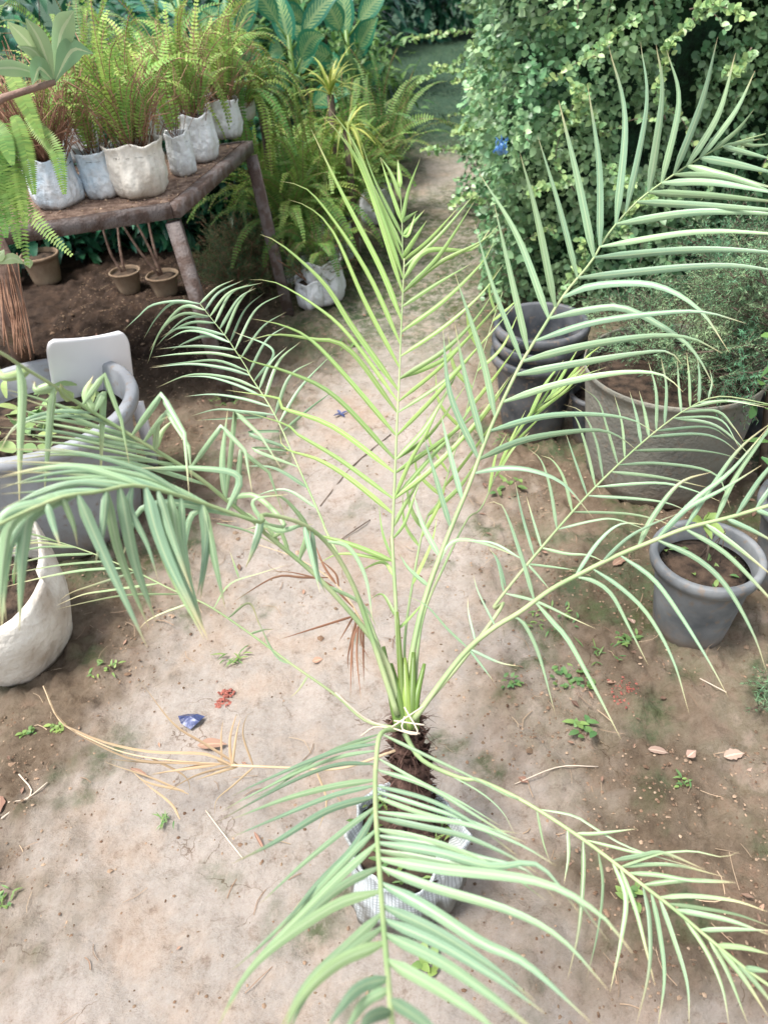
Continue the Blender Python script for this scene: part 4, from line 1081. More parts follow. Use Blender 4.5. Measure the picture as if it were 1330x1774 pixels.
# variegated dumb cane
def dumbcane(x, y, H, n, lab, L=.34):
    root = empty('dumb_cane', V((x, y, 0)), lab, 'plant', 'variegated dumb canes behind the ferns'); st = MB(); mb = MB(); top = V((x, y, H))
    st.tube([V((x, y, 0)), V((x, y, H*.5)), top], .014, 8)
    for i in range(n):
        a = i*2.4+rnd(-.3, .3); q = V((x, y, H*(.55+.45*i/n))); d = V((math.cos(a), math.sin(a)-.25, rnd(.5, 1.8))).normalized(); b_ = q+d*.13; st.tube([q, b_], .006, 5)
        mb.leaf(b_, d+V((0, -.25, .1)), V((-.1, -1, .5)), L*rnd(.8, 1.15), L*.40*rnd(.85, 1.1), rnd(.1, .5), (random.random(), rnd(.8, 1.2), 0), 8, .12)
    mb.build('leaves', M['dumb'], root); st.build('stalk', M['petiole'], root)
dumbcane(-.68, 5.2, .95, 9, 'dark green dumb cane with cream feathered leaves behind the table corner'); dumbcane(-.34, 5.25, 1.0, 10, 'dumb cane with the palest feathered upright leaf above the spiky plants'); dumbcane(.0, 5.7, .95, 9, 'dumb cane with broad teal leaves nearest the path')
dumbcane(-1.0, 5.6, 1.2, 9, 'dumb cane half hidden by the tall ferns'); dumbcane(-.2, 6.2, 1.15, 9, 'tallest dumb cane at the top of the picture')
# spiky striped plants
for px, py, s_, lab in ((450, 170, 4.3, 'spiky yellow-green plant beside the bag at the table back corner'), (572, 165, 4.5, 'upright spiky yellow-striped plant in front of the dumb cane'), (600, 225, 4.2, 'striped grassy plant with drooping pale leaves behind the sword fern')):
    p = P(px, py, s_); root = empty('spider_plant', V((p.x, p.y, 0)), lab, 'plant', 'spiky plants behind the ferns'); mb = MB(); mb.tube([V((p.x, p.y, 0)), p], .02, 7); mb.build('stem', M['twig'], root); rosette(root, p, 26, .30, .016, up=1.0 if py < 200 else .5, droop=.5 if py < 200 else 1.1)
# leafy plants further back, left of the path
BR = [('leafy_shrub', (.08, 6.0, .5), .36, .5, .5, 1100, .10, .032, 'bush_leaf', 'bright leafy shrub at the left bend of the path', .6),
      ('leafy_shrub', (-.25, 6.9, .7), .5, .6, .65, 900, .14, .05, 'bush_leaf', 'mid green shrub behind the dumb canes', .4),
      ('leafy_shrub', (-.8, 7.6, .9), 1.0, .6, .9, 1100, .2, .08, 'dark_leaf', 'dark broad-leaved shrub behind the table ferns', .5),
      ('leafy_shrub', (-.35, 9.0, .9), .9, .7, .9, 1300, .22, .09, 'dark_leaf', 'dark shrub filling the top middle of the picture', .5),
      ('leafy_shrub', (-2.3, 6.2, .9), 1.0, .8, .9, 1100, .18, .07, 'dark_leaf', 'dark shrub behind the far left ferns', .5),
      ('leafy_shrub', (-.2, 12.0, 1.0), 1.0, .8, 1.0, 1100, .26, .1, 'dark_leaf', 'dark shrub left of the path where it vanishes', .5),
      ('leafy_shrub', (2.4, 19, 1.0), 2.0, .8, 1.1, 1000, .26, .1, 'dark_leaf', 'dark shrub closing off the end of the path', .5),
      ('leafy_shrub', (-1.5, 11.0, 1.2), 1.8, 1., 1.2, 1200, .28, .11, 'dark_leaf', 'far dark shrub at the top left', .5)]
BR += [('leafy_shrub', (-2.0, 4.75, .35), .55, .35, .55, 900, .12, .05, 'dark_leaf', 'added dark low shrub that blocks light behind the back legs, left end of the table', .2),  # low shrubs added behind the table to darken the space beneath it
      ('leafy_shrub', (-1.25, 4.85, .35), .5, .3, .5, 900, .12, .05, 'dark_leaf', 'added dark low shrub that darkens the gap under the middle of the table', .2),
      ('leafy_shrub', (-.72, 5.0, .3), .35, .3, .45, 600, .12, .05, 'dark_leaf', 'added dark low shrub that blocks light behind the far right table leg', .2)]
BR += [('leafy_shrub', (1.3, 12.6, .8), 1.2, .7, .9, 1500, .24, .09, 'dark_leaf', 'dark broad-leaved shrub across the far end of the mossy path', .5), ('leafy_shrub', (3.2, 11.5, 1.0), 1.2, 1.2, 1.1, 1500, .24, .09, 'dark_leaf', 'dark shrub behind the far end of the hedge', .5)]
for nm, c, rx, ry, rz, nl, L, W, m_, lab, z0 in BR: bush(nm, c, rx, ry, rz, nl*(2 if nl > 0 and c[1] < 5.1 else 1), L, W, m_, lab, 'shrub', 'shrubs left of the far path', z0=.03)
# small potted feathery plant in white bag, and its feathery neighbour
c = onground(540, 540); c.y += .06; root = empty('potted_plant', c, 'small white grow bag with a dark feathery seedling on the soil left of the path', 'potted plant'); growbag(root, c, .072, .14, 'bag', seed=7)
mb = MB(); k0 = c+V((.055, .02, .10)); i0 = [mb.vert(q, (0, 1, 0), (0, 0)) for q in (k0+V((-.03, 0, 0)), k0+V((.035, .0, -.02)), k0+V((.028, .01, .13)), k0+V((.0, .0, .12)))]; mb.f.append(tuple(i0)); mb.build('bag_flap', M['bag'], root)
mb = MB(); st = MB()
for i in range(16): feathery(mb, st, c+V((0, 0, .12)), V((rnd(-1, 1), rnd(-.6, .8), rnd(.3, 1.2))), rnd(.12, .26), 2, (rnd(.1, .9), rnd(.7, 1.1)), .022, .0016)
mb.build('foliage', M['feather'], root, smooth=False); st.build('stems', M['stem'], root)
for px, py, R_, lab in ((470, 500, .32, 'feathery dark green asparagus fern on the ground beside the white bag'), (420, 520, .26, 'low feathery plant behind the near table leg')):
    c = onground(px, py); root = empty('asparagus_fern', c, lab, 'plant'); mb = MB(); st = MB()
    for i in range(34): feathery(mb, st, c+V((0, 0, .02)), V((rnd(-1, 1), rnd(-.6, .8), rnd(.3, 1.4))), R_*rnd(.6, 1.2), 2, (rnd(0, .9), rnd(.6, 1.1)), .02, .0015)
    mb.build('foliage', M['feather'], root, smooth=False); st.build('stems', M['stem'], root)
# ------------------------------------------------------------ frangipani branch at the top left (its trunk is outside the frame)
fr0 = P(95, 142, 1.9); root = empty('frangipani', V((-1.55, 1.9, 0)), 'frangipani branch ending in a rosette of smooth pale green leaves', 'small tree')
mb = MB(); mb.tube(smooth([V((-1.55, 1.9, 0)), V((-1.5, 1.85, .6)), P(-60, 200, 1.86), P(20, 180, 1.88), fr0], 16), [.018-.0008*i for i in range(16)], 8); mb.build('trunk', M['bark'], root)
mb = MB()
for tip, mid_, W in (('a35,100', 'a135,205', .036), ('a120,85', 'a185,185', .038), ('a340,50', 'a285,165', .048), ('a430,245', 'a335,225', .048), ('a80,215', 'a160,240', .028), ('a-60,320', 'a90,318', .032), ('a150,390', 'a178,310', .046)):
    q = parse(mid_+' '+tip); sm = smooth([fr0, P(*q[0], 1.88), P(*q[1], 1.86+rnd(-.06, .02))], 12); t = (sm[-1]-sm[0]).normalized(); wd = t.cross((sm[5]-CAM).normalized()).normalized(); wd = Matrix.Rotation(rnd(-.6, .6), 3, t) @ wd
    mb.ribbon(sm, W*.95, wd, .12, (rnd(0, .7), rnd(.9, 1.2), 0), lambda t: max(.08, math.sin(PI*min(1, .04+.96*t**1.4))))
mb.build('leaves', M['frangi'], root)
# gnarled trunk with aerial roots at the left edge
b_ = onground(30, 620); root = empty('gnarled_trunk', b_, 'gnarled brown tree trunk with thin hanging roots at the left edge', 'tree')
mb = MB(); mb.tube(smooth([b_+V((.03, 0, -.02)), P(22, 560, 2.55), P(5, 470, 2.5), P(-40, 380, 2.5)], 14), [.055, .05, .046, .042, .04, .038, .036, .036, .038, .04, .042, .042, .04, .04], 12, jit=.1); mb.build('trunk', M['bark'], root)
mb = MB()
for i in range(18):
    x0 = rnd(-5, 30); mb.tube(smooth([P(x0, 455+rnd(-20, 30), 2.47), P(x0+rnd(5, 25), 530, 2.45), P(x0+rnd(10, 45), 600+rnd(-20, 30), 2.45)], 7), rnd(.0012, .003), 4)
mb.build('aerial_root', M['stem'], root)
mb = MB()
for q in (('a0,1215', 'a60,1190', 'a110,1215'), ('d120,-10', 'd135,20', 'd140,40'), ('a-60,1190', 'a0,1180', 'a20,1150')):
    z = parse(' '.join(q)); sm = smooth([P(x, y, 2.4) for x, y in z], 8); mb.ribbon(sm, .03, UP, .1, (.8, 1.1, 0), lambda t: max(.1, math.sin(PI*t)))
mb.build('leaves', M['frangi'], root)
# ------------------------------------------------------------ white plastic chair behind the tub
root = empty('plastic_chair', onground(150, 700), 'white moulded plastic chair seen from behind the grey tub', 'chair')
cl, cr_ = P(80, 592, 2.62), P(222, 574, 2.72); dl, dr_ = P(98, 700, 2.74), P(236, 690, 2.84)
def sheet(mb, P0, P1, P2, P3, th, nrm, rr=.22, n=28, bulge=.015):
    """rounded-corner moulded sheet between four corners (P0,P1 top; P3,P2 bottom)"""
    rows = []
    for s_ in (0, 1):
        g_ = []
        for j in range(n+1):
            v = j/n; row = []
            for i in range(n+1):
                u = i/n; k = 0
                if v < rr: k = 1-math.sqrt(max(0, 1-((rr-v)/rr)**2))
                uu = .5+(u-.5)*(1-k*.20); q = P0.lerp(P1, uu).lerp(P3.lerp(P2, uu), v)
                q = q+nrm*(bulge*math.sin(PI*u)+(th if s_ else 0)); row.append(mb.vert(q, (0, 1, 0), (u, v)))
            g_.append(row)
        rows.append(g_)
        for j in range(n):
            for i in range(n): a = (g_[j][i], g_[j][i+1], g_[j+1][i+1], g_[j+1][i]); mb.f.append(a if s_ else a[::-1])
    f, b__ = rows
    for i in range(n): mb.f.append((f[0][i], f[0][i+1], b__[0][i+1], b__[0][i])); mb.f.append((f[n][i+1], f[n][i], b__[n][i], b__[n][i+1]))
    for j in range(n): mb.f.append((f[j+1][0], f[j][0], b__[j][0], b__[j+1][0])); mb.f.append((f[j][n], f[j+1][n], b__[j+1][n], b__[j][n]))
nrm = (cr_-cl).cross(dl-cl).normalized()
if nrm.y > 0: nrm = -nrm
mb = MB(); sheet(mb, cl, cr_, dr_, dl, -.012, nrm); mb.build('backrest', M['chair'], root)
s0 = dl-V((0, 0, .02)); s1 = dr_-V((0, 0, .02)); fw_ = V((-nrm.x, -nrm.y, 0)).normalized()*.34
mb = MB(); sheet(mb, s0, s1, s1+fw_*-1*-.0+V((-.25, -.28, -.02)), s0+V((-.25, -.28, -.02)), -.012, V((0, 0, 1))); mb.build('seat', M['chair'], root)
for q in (s0, s1, s0+V((-.24, -.27, -.02)), s1+V((-.24, -.27, -.02))):
    mb = MB(); mb.bar(q, V((q.x*1.01, q.y*1.0, 0)), .035, .03, up=V((0, 1, 0))); mb.build('leg', M['chair'], root)
# big grey tub with a broad-leaved plant
H = .46; pr_ = G(236, 668, H); pc = G(55, 700, H); R_ = (pr_-pc).length*.97; c = V((pc.x, pc.y, 0)); root = empty('planter_tub', c, 'large round grey plastic tub at the left edge holding broad green leaves', 'planter')
pot(root, c, R_-.012, H, 'tub', .74, .020, .045, .80, name='tub')
mb = MB()
for i in range(46):
    a = rnd(0, 2*PI); r = R_*rnd(0, .8); q = c+V((r*math.cos(a), r*math.sin(a), H*.8)); mb.leaf(q+V((0, 0, rnd(.0, .07))), V((rnd(-1, 1), rnd(-1, .6), rnd(.1, .9))), V((0, 0, 1)), rnd(.05, .10), rnd(.03, .05), rnd(0, .4), (rnd(.2, 1), rnd(.8, 1.3), 0), 5, .1)
mb.build('foliage', M['sprig'], root)
# white bag lower left
pb = onground(30, 1232); root = empty('grow_bag', pb, 'large cream-white grow bag with a peaked rim at the lower left edge', 'grow bag')
mb = MB(); cc_ = G(28, 1118, .0); n_ = 60; rings = []
HB = lambda a: .27+.11*math.exp(-((a-.55)/.34)**2)+.03*math.sin(2*a+1)     # rim height round the bag: one corner pulled up
for j in range(11):
    v = j/10; row = []
    for k in range(n_):
        a = 2*PI*k/n_; aa = (a+PI) % (2*PI)-PI; r = (.160+.042*math.sin(v*PI*.75)**.7)*(1+.07*noise.noise(V((math.cos(a)*1.5, math.sin(a)*1.5, v*2)))+.02*noise.noise(V((math.cos(a)*6, math.sin(a)*6, v*7)))); hh = HB(aa)
        if aa > -.2 and aa < 1.4: r *= 1-.12*v*v
        row.append(mb.vert(V((cc_.x+r*math.cos(a), cc_.y+r*math.sin(a), hh*v)), (0, 1, 0), (a*.15, v*.3)))
    rings.append(row)
for j in range(9, 4, -1):
    row = []
    for k in range(n_): q = V(mb.v[rings[j][k]]); row.append(mb.vert(V((cc_.x+(q.x-cc_.x)*.95, cc_.y+(q.y-cc_.y)*.95, q.z)), (0, 1, 0)))
    rings.append(row)
for j in range(len(rings)-1):
    for k in range(n_): mb.f.append((rings[j][k], rings[j][(k+1) % n_], rings[j+1][(k+1) % n_], rings[j+1][k]))
mb.f.append(tuple(rings[0][::-1])); mb.build('bag', M['bag_old'], root)
mb = MB(); mb.lathe(cc_, [(.17, .19), (.08, .20), (.0005, .205)], 30); mb.build('soil', M['soil'], root)
mb = MB()
for i in range(14): a = rnd(0, 6.3); mb.leaf(cc_+V((rnd(-.07, .07), rnd(-.07, .07), .2)), V((math.cos(a), math.sin(a), 1.2)), V((0, 0, 1)), rnd(.08, .16), .012, .5, (rnd(0, .5), .9, 0), 5)
mb.build('grass_leaves', M['bush_leaf'], root)
# ------------------------------------------------------------ hedge on the right
root = empty('hedge', V((1.5, 4.6, 0)), 'tall dense hedge of small round green leaves on the right of the path', 'hedge')
mb = MB(); X0, X1, Y0, Y1, HZ = .66, 4.6, 3.42, 7.4, 1.95
def hoff(p): return .26*noise.noise(p*1.5)+.13*noise.noise(p*3.7)+.28*sstep(.95, 1.6, p.z)*(1 if p.y > 4.2 else .2)*(1 if p.x < 1.9 else 0)
def addh(p, nrm_, k, sz=1):
    q = p+nrm_*(hoff(p)-abs(random.gauss(0, .07))*k)
    if noise.noise(p*5.5+V((5, 5, 5))) < -.2: q -= nrm_*.16
    nz_ = noise.noise(p*2.6); d = nrm_*rnd(-.1, 1)+V((rnd(-1, 1), rnd(-1, 1), rnd(-1, .6)))*.8; L = random.choice((rnd(.016, .028), rnd(.024, .042)))*sz
    mb.leaf(q, d, nrm_+V((rnd(-.7, .7), rnd(-.7, .7), rnd(0, .9))), L, L*rnd(.75, .95), rnd(0, .25), (max(0, min(1, .35+nz_*.9+rnd(-.3, .3))), rnd(.65, 1.2)*(1+.5*noise.noise(p*1.9+V((9, 9, 9)))), 0), 3, .08, ROUND)
for i in range(21000):
    z = HZ*rnd(.0, .86); p = V((rnd(X0, 3.0), Y0, z)); addh(p, V((-.1, -1, .25)).normalized(), 1)
for i in range(11000):
    y = Y0+(Y1-Y0)*random.random()**1.3; p = V((X0+.02+.13*(y-Y0)-.12*max(0, 1), y, HZ*rnd(.0, 1))); addh(p, V((-1, -.2, .2)).normalized(), 1)
for i in range(2500):
    p = V((rnd(X0, 3.4), rnd(Y0, Y0+1), HZ)); addh(p, V((0, 0, 1)), 1)
mb.build('foliage', M['hedge'], root)
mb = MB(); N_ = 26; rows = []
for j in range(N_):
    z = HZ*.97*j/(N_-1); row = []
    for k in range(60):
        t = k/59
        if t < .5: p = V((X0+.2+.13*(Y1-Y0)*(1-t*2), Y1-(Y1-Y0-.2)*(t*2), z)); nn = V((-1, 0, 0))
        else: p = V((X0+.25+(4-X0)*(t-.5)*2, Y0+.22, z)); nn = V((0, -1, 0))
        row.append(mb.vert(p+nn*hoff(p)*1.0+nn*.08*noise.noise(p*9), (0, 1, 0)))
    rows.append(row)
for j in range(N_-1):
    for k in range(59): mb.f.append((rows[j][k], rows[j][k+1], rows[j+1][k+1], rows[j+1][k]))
M['core'] = mat('hedge_core_shade', (.012, .03, .016), (.02, .07, .03), .9, 30, 1, 40, dist=.05); mb.build('dark_core', M['core'], root)  # solid sheet added inside the hedge; its dark colour paints the interior shade
def outward():
    if random.random() < .6:
        p = V((rnd(X0, 2.7), Y0, rnd(.3, 1.55))); n_ = V((-.1, -1, .25))
    else:
        y = rnd(Y0, 6.5); p = V((X0+.13*(y-Y0), y, rnd(.2, 1.8))); n_ = V((-1, -.2, .2))
    return p+n_*hoff(p)*.9, n_
for i in range(95):
    p, n_ = outward(); d = (n_+V((rnd(-.7, .7), rnd(-.4, .4), rnd(-.3, .9)))).normalized(); L_ = rnd(.12, .3); st = MB(); mb = MB()
    sm = smooth([p-d*.1, p+d*L_*.6, p+d*L_+V((rnd(-.05, .05), 0, -L_*rnd(0, .4)))], 14); st.tube(sm, .0018, 4)
    for j in range(3, 14):
        for k in range(2): L = rnd(.016, .032); mb.leaf(sm[j], V((rnd(-1, 1), rnd(-1, .3), rnd(-.5, 1))), V((rnd(-.4, .4), -1, .8)), L, L*.72, .1, (rnd(.0, .9), rnd(.8, 1.2), 0), 3, .1, ROUND)
    sp_ = st.build('sprig', M['twig'], root); mb.build('young_leaves', M['sprig'] if i % 3 == 0 else M['hedge'], sp_)
st = MB(); mb = MB()       # long sprigs that leave the hedge
SPR = [('c250,250 c130,280 c10,350', 4.6), ('b1330,150 b1150,150 b960,185', 4.9), ('b1230,250 b1120,320 b1000,365', 4.7), ('b1320,590 b1240,600 b1170,605', 4.3), ('b1300,680 b1150,690 b1020,690', 4.4), ('c560,0 c500,120 c400,90', 3.5), ('c800,60 c690,140 c590,225', 3.35), ('c1080,0 c980,120 c890,190', 3.3), ('c900,500 c860,380 c930,180', 3.3), ('c520,800 c440,650 c545,360', 3.35), ('c420,560 c540,480 c560,380', 3.4), ('c1260,200 c1200,300 c1150,290', 3.3), ('c330,300 c200,270 c90,180', 4.2), ('c500,760 c380,790 c340,810', 3.4), ('c640,560 c560,440 c500,350', 3.3), ('b1330,240 b1190,330 b1060,300', 4.6), ('c100,470 c50,530 c20,560', 4.4), ('c60,210 c150,200 c250,230', 4.3), ('c1000,40 c1100,20 c1250,70', 3.3), ('b1180,20 b1280,60 b1330,150', 5.2),('c150,860 c60,820 c0,870',3.8),('c650,690 c760,770 c700,760',3.2),('c440,1240 c560,1080 c540,1000',3.3),('c700,1000 c760,870 c840,830',3.2)]
for q, s_ in SPR:
    st = MB(); mb = MB(); px = parse(q); sm = smooth([P(x, y, s_+.1-.05*j) for j, (x, y) in enumerate(px)], 22); st.tube(sm, [.003-.0001*i for i in range(22)], 4)
    for i in range(2, 22):
        for k in range(3):
            L = rnd(.018, .032); mb.leaf(sm[i]+V((rnd(-.01, .01), rnd(-.01, .01), rnd(-.01, .01))), V((rnd(-1, 1), rnd(-1, .3), rnd(-.5, 1))), V((rnd(-.4, .4), -1, .8)), L, L*.75, .1, (rnd(.1, 1)*(.5+.5*i/22), rnd(.85, 1.25), 0), 3, .1, ROUND)
    sp_ = st.build('sprig', M['twig'], root); mb.build('young_leaves', M['sprig'], sp_)

# blue plastic scrap caught in the hedge
root = P(868, 252, 3.45); mb = MB(); gr = []
for jj in range(9):
    gr.append([mb.vert(root+RT*((ii-4)*.006+.007*noise.noise(V((ii*.7, jj*.7, 1))))+UP*((jj-4)*.008+.009*noise.noise(V((ii*.8, jj*.6, 5))))-FW*.05*noise.noise(V((ii*.9, jj*.9, 9)))+RT*.010*(jj-4)*noise.noise(V((jj*.5, 0, 3))), (0, 1, 0), (ii/8, jj/8)) for ii in range(9)])
for jj in range(8):
    for ii in range(8):
        if noise.noise(V((ii*.55, jj*.55, 14))) > -.16: mb.f.append((gr[jj][ii], gr[jj][ii+1], gr[jj+1][ii+1], gr[jj+1][ii]))
o = mb.build('plastic_scrap', M['blue'], smooth=False); tagit(o, 'crumpled bright blue plastic scrap caught in the left side of the hedge', 'litter')
# ------------------------------------------------------------ stacked dark pots, planter, potted saplings
c0 = G(932, 772); c0.z = 0; c0.y += .12
for i, (dz, lab) in enumerate(((0, 'lowest dusty black pot of the stack in front of the hedge'), (.055, 'middle black pot of the stack in front of the hedge'), (.105, 'topmost empty black pot of the stack in front of the hedge'))):
    c = c0+V((.004*i, 0, dz)); root = empty('nursery_pot', c, lab, 'pot', 'stacked black pots'); pot(root, c, .150, .33, 'dark_pot', .74, .012, .035, .2 if i == 2 else .2)
c = G(1022, 760); c.z = 0; root = empty('nursery_pot', c, 'small black pot behind the stack and the grey planter', 'pot'); pot(root, c, .085, .20, 'dark_pot', .75, .008, .02, .85)
c = G(1120, 870); c.z = 0; c = c+V((c.x, c.y, 0)).normalized()*.20; root = empty('cement_planter', c, 'big round grey cement planter under the hedge holding juniper', 'planter'); pot(root, c, .275, .41, 'planter', .84, .003, .02, .88, name='planter')
def juniper(root_, base, n, L, spread, c_=None, dirv=V((0, 0, 0)), nl=.016, up=(.2, 1.3)):
    mb = MB(); st = MB()
    for i in range(n): feathery(mb, st, base+V((rnd(-.06, .06), rnd(-.06, .06), 0)), V((rnd(-1, 1)*spread, rnd(-1, 1)*spread, rnd(*up)))+dirv, L*rnd(.6, 1.2), 2, c_ or (rnd(0, 1), rnd(.7, 1.15)), nl, .0022)
    mb.build('foliage', M['juniper'], root_, smooth=False); st.build('stems', M['twig'], root_)
j1 = c+V((0, 0, .38)); root = empty('juniper', j1, 'feathery grey-green juniper growing out of the big grey planter', 'juniper'); juniper(root, j1, 26, .30, 1.1)
c = G(1330, 800); c.z = 0; c = c+V((.05, .15, 0)); root = empty('juniper', c, 'juniper in a dark pot at the right edge with sprays against the hedge', 'juniper'); pot(root, c, .14, .26, 'dark_pot', .75); juniper(root, c+V((0, 0, .24)), 26, .45, .8, dirv=V((-.1, 0, .4)))
p = P(1345, 560, 2.5); root = empty('juniper', V((p.x+.1, p.y, 0)), 'pale juniper spray reaching in from the right edge above the fronds', 'juniper'); mb = MB(); mb.tube(smooth([V((p.x+.1, p.y, 0)), p+V((.05, 0, -.3)), p], 6), .012, 7); mb.build('trunk', M['twig'], root); juniper(root, p, 12, .22, .6, dirv=V((-1.0, 0, .3)))
c = onground(1345, 1200); root = empty('juniper', c, 'small blue-green juniper tuft on the soil at the lower right edge', 'juniper'); juniper(root, c, 12, .12, 1, up=(.3, 1))
# potted sapling in grey pot
H = .27; pc = G(1226, 958, H); c = V((pc.x, pc.y, 0)); RR = (G(1127, 950, H)-pc).length; root = empty('potted_sapling', c, 'scuffed blue-grey plastic pot with a small yellow-leaved sapling on the right', 'potted plant')
pot(root, c, RR-.012, H, 'grey_pot', .74, .011, .035, .80)
mb = MB(); e = P(1218, 905, (pc-CAM).length-.0); mb.tube(smooth([c+V((0, 0, H*.78)), c+V((-.005, 0, H+.03)), e], 6), .003, 5)
for i in range(4): mb.tube([c+V((rnd(-.04, .04), rnd(-.04, .04), H*.8)), c+V((rnd(-.08, .08), rnd(-.06, .06), H+rnd(.02, .10)))], .0015, 4)
mb.build('stem', M['twig'], root); mb = MB()
for d, L, W, ye in ((V((-.5, -.3, .5)), .07, .03, 1), (V((.4, -.5, .1)), .06, .028, .9), (V((-.1, -.3, 1)), .065, .026, 1), (V((.6, 0, .6)), .05, .025, .7), (V((.1, -1, -.1)), .05, .02, .8)): mb.leaf(e, d, V((0, -.4, 1)), L, W, .2, (ye, 1.2, 0), 5)
for i in range(12): mb.leaf(c+V((rnd(-.09, .09), rnd(-.09, .09), H*.82)), V((rnd(-1, 1), rnd(-1, 1), .6)), V((0, 0, 1)), rnd(.02, .04), .012, .2, (rnd(0, .8), 1, 0), 3)
mb.build('leaves', M['weed'], root)
c = c+V((.34, .12, 0)); root = empty('potted_shrub', c, 'blue-grey pot at the right edge, partly hidden behind the sapling pot', 'potted plant'); pot(root, c, .14, .30, 'grey_pot', .74, .012, .035, .8); mb = MB(); mb.tube(smooth([c+V((-.05, 0, .2)), c+V((-.14, .05, .42)), c+V((-.1, .1, .62))], 6), .011, 7)
mb.build('stem', M['bark'], root); mb = MB(); leafcloud(mb, [(c+V((-.1+rnd(-.12, .12), .08+rnd(-.12, .12), .6+rnd(-.15, .12))), V((rnd(-1, 1), rnd(-1, 1), rnd(-.5, .8)))) for i in range(50)], .06, .022); mb.build('leaves', M['bush_leaf'], root)
# ------------------------------------------------------------ weeds, fallen leaves and scraps
def weed(px, py, n, L, W, lab, m_='weed', up=.5, shape=None, yel=(0, .7), sp=.03):
    c = onground(px, py); root = MB()
    for i in range(n):
        a = rnd(0, 2*PI); q = c+V((rnd(-sp, sp), rnd(-sp, sp)*.7, rnd(.002, .012))); root.leaf(q, V((math.cos(a), math.sin(a), up*rnd(.2, 1.5))), V((0, 0, 1)), L*rnd(.6, 1.2), W*rnd(.8, 1.2), rnd(0, .4), (rnd(*yel), rnd(.7, 1.1), 0), 3, .1, shape)
    o = root.build('weed', M[m_]); tagit(o, lab, 'weed', 'small weeds on the soil', kind='stuff' if n >= 30 else None)
weed(405, 1135, 14, .045, .005, 'bluish grass tuft on the pale soil above the red crumbs', sp=.025)
weed(52, 1270, 14, .018, .009, 'small round bluish weed near the cream bag', shape=ROUND, sp=.015)
weed(100, 1262, 16, .016, .012, 'bright green seedling right of the small bluish weed', shape=ROUND, yel=(.6, 1), sp=.018)
weed(290, 1418, 12, .03, .004, 'short grass tuft on the left of the front frond', sp=.015)
weed(885, 1188, 20, .016, .009, 'flat leafy weed right of the palm crown', shape=ROUND, sp=.022)
weed(990, 1180, 40, .02, .012, 'spreading weed patch between the two right fronds', shape=ROUND, sp=.055)
weed(1010, 1272, 12, .03, .014, 'broad-leaved weed in front of the reddish stain', shape=ROUND, sp=.03)
weed(1035, 1140, 26, .035, .004, 'grassy tuft under the arching right fronds', sp=.05)
weed(960, 1075, 34, .02, .006, 'mossy grass patch behind the two right fronds', sp=.07)
weed(1090, 1115, 14, .025, .01, 'small weed beside the sapling pot', sp=.03)
weed(185, 1165, 20, .02, .007, 'low moss-green weed right of the cream bag', sp=.04, yel=(.3, 1))
weed(740, 1665, 8, .04, .02, 'bright green seedling below the woven sack', yel=(.5, 1), sp=.02)
weed(880, 845, 14, .035, .016, 'broad weed on the soil left of the black pots', sp=.05)
weed(1180, 1360, 10, .02, .006, 'tiny weed on the brown soil at the right', sp=.015)
weed(15, 1560, 20, .02, .005, 'grass tuft at the lower left edge', sp=.03)
weed(600, 600, 12, .05, .01, 'low weed on the mossy path edge', sp=.06)
weed(620, 470, 40, .08, .012, 'leafy ground weed below the sword ferns', sp=.16)
weed(1095, 1560, 14, .025, .012, 'bluish weed under the lower right frond', shape=ROUND, sp=.025)
weed(395, 700, 22, .04, .006, 'green weeds at the foot of the near table leg', sp=.07)
weed(860, 760, 30, .03, .005, 'grass patch at the foot of the stacked pots', sp=.09)
def fallen(px, py, L, W, ang, lab, m_='deadleaf', curl=.15, name='fallen_leaf', cat='leaf', grp='fallen leaves'):
    c = onground(px, py)+V((0, 0, .006)); a = math.radians(ang); mb = MB(); mb.leaf(c, V((math.cos(a), math.sin(a), .15)), V((0, 0, 1)), L, W, curl, (rnd(0, 1), rnd(.75, 1.0), 0), 9, .12, (lambda t, q=rnd(0, 9): max(.05, math.sin(PI*t**.8))*(1+.45*noise.noise(V((t*6, q, 0)))))); tagit(mb.build(name, M[m_]), lab, cat, grp)
fallen(342, 1290, .075, .032, -3, 'reddish brown leaf just below the dark blue scrap')
fallen(5, 1385, .05, .028, -75, 'pinkish brown leaf at the left edge'); fallen(1120, 1305, .045, .022, -20, 'pale curled leaf on the right soil', 'paleleaf')
fallen(1250, 1318, .05, .028, 5, 'pinkish leaf right of the pale curled leaf', 'paleleaf'); fallen(1290, 1338, .06, .014, -10, 'thin pale leaf at the right edge', 'paleleaf')
fallen(1060, 985, .06, .03, 30, 'brown leaf under the upper right fronds'); fallen(1098, 1080, .045, .02, 100, 'pinkish leaf left of the sapling pot', 'paleleaf'); fallen(70, 940, .06, .03, 170, 'brown leaf above the cream bag')
fallen(640, 1690, .05, .006, -100, 'narrow dark leaf sliver below the front frond'); fallen(440, 1440, .06, .008, -60, 'curved dry blade left of the woven sack'); fallen(225, 1330, .07, .012, -30, 'split brown leaf under the dead frond')
fallen(1185, 1325, .03, .02, 30, 'small round pale leaf near the right edge', 'paleleaf'); fallen(540, 1140, .03, .02, 10, 'small brown leaf on the pale soil left of the crown')
c = onground(330, 1248); mb = MB(); i0 = [mb.vert(c+V((x, y, z+.004)), (0, 1, 0), (x, y)) for x, y, z in ((-.032, .012, .012), (-.01, .022, .004), (.018, .012, .014), (.036, .010, .004), (.026, -.010, .012), (.004, -.026, .003), (-.02, -.014, .014), (.003, .002, .020))]
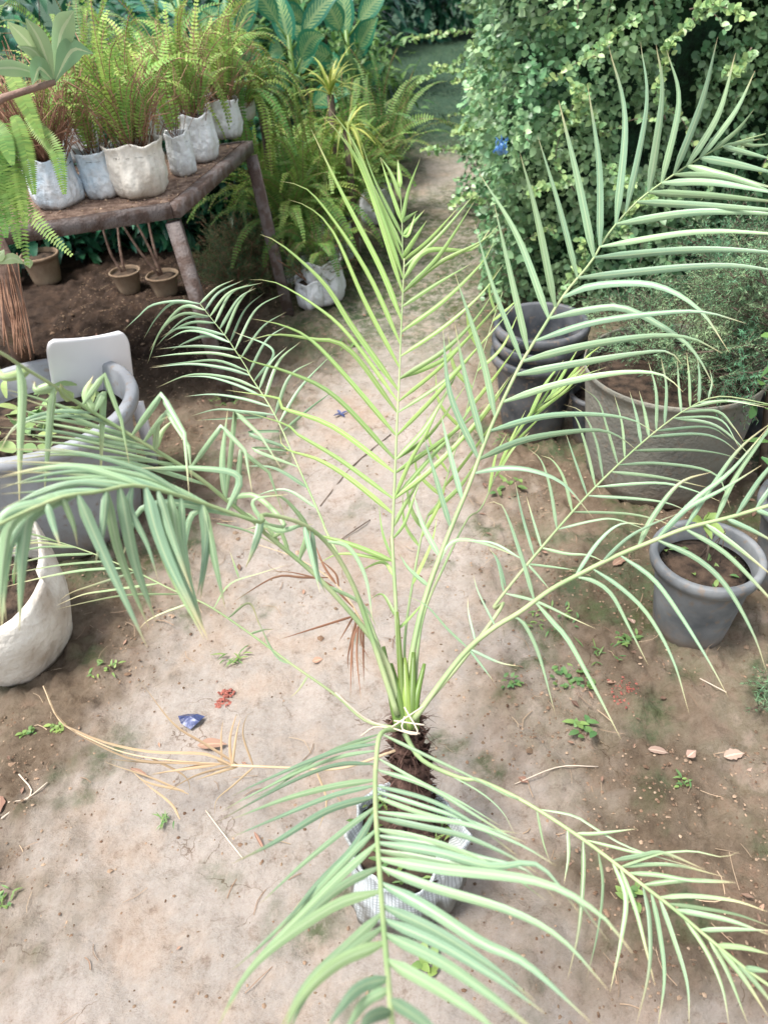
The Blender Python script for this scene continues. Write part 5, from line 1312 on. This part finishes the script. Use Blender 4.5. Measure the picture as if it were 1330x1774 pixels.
for k in range(7): mb.f.append((i0[7], i0[k], i0[(k+1) % 7]))
tagit(mb.build('plastic_scrap', M['navy'], smooth=False), 'shiny dark blue plastic scrap lying on the pale soil left of the palm', 'litter')
mb = MB(); c = onground(388, 1205)
for i in range(90):
    a = rnd(0, 6.3); r = .022*random.random()**.6; k = random.choice((-1, 1)); clod(mb, c+V((r*math.cos(a)+.002*k, k*.017+r*.7*math.sin(a), rnd(.001, .008))), rnd(.002, .006))
tagit(mb.build('brick_crumbs', M['red'], smooth=False), 'crumbled bright red brick piece on the pale soil above the brown leaf', 'brick crumbs', kind='stuff')
mb = MB(); c = onground(1080, 1208)
for i in range(60): clod(mb, c+V((random.gauss(0, .022), random.gauss(0, .022), .003)), rnd(.0015, .004))
tagit(mb.build('brick_crumbs', M['red'], smooth=False), 'scattered dark red crumbs on the brown soil at the right', 'brick crumbs', kind='stuff')
c = onground(590, 715); mb = MB()
for i in range(4): a = i*1.6+.4; mb.leaf(c+V((0, 0, .005)), V((math.cos(a), math.sin(a), .3)), V((0, 0, 1)), .035, .014, .2, (0, 1, 0), 3)
tagit(mb.build('plastic_scrap', M['navy']), 'small purplish scrap on the path behind the palm', 'litter')
def stick(q, lab, r=.0022, m_='twig'):
    mb = MB(); mb.tube(smooth([onground(x, y)+V((0, 0, .004)) for x, y in parse(q)], 9), r, 5); tagit(mb.build('twig', M[m_]), lab, 'twig', 'twigs on the soil')
stick('e410,1120 e560,945 e735,790', 'long thin dark twig on the path behind the palm', .0025); stick('e510,1275 e640,1190', 'shorter dark twig below the long one on the path', .002); stick('l100,260 l150,340 l20,465', 'forked pale twig at the left edge', .002, 'twigwhite')
stick('l230,295 l130,360 l50,390', 'straight pale straw beside the forked twig', .0015, 'twigwhite'); stick('l945,400 l1020,500 l1120,630', 'pale curved straw left of the woven sack', .0018, 'twigwhite'); stick('j930,320 j1040,385', 'short pale straw on the brown soil at the right', .0015, 'twigwhite'); stick('j150,755 j330,710 j500,695', 'pale straw right of the palm trunk', .0015, 'twigwhite')
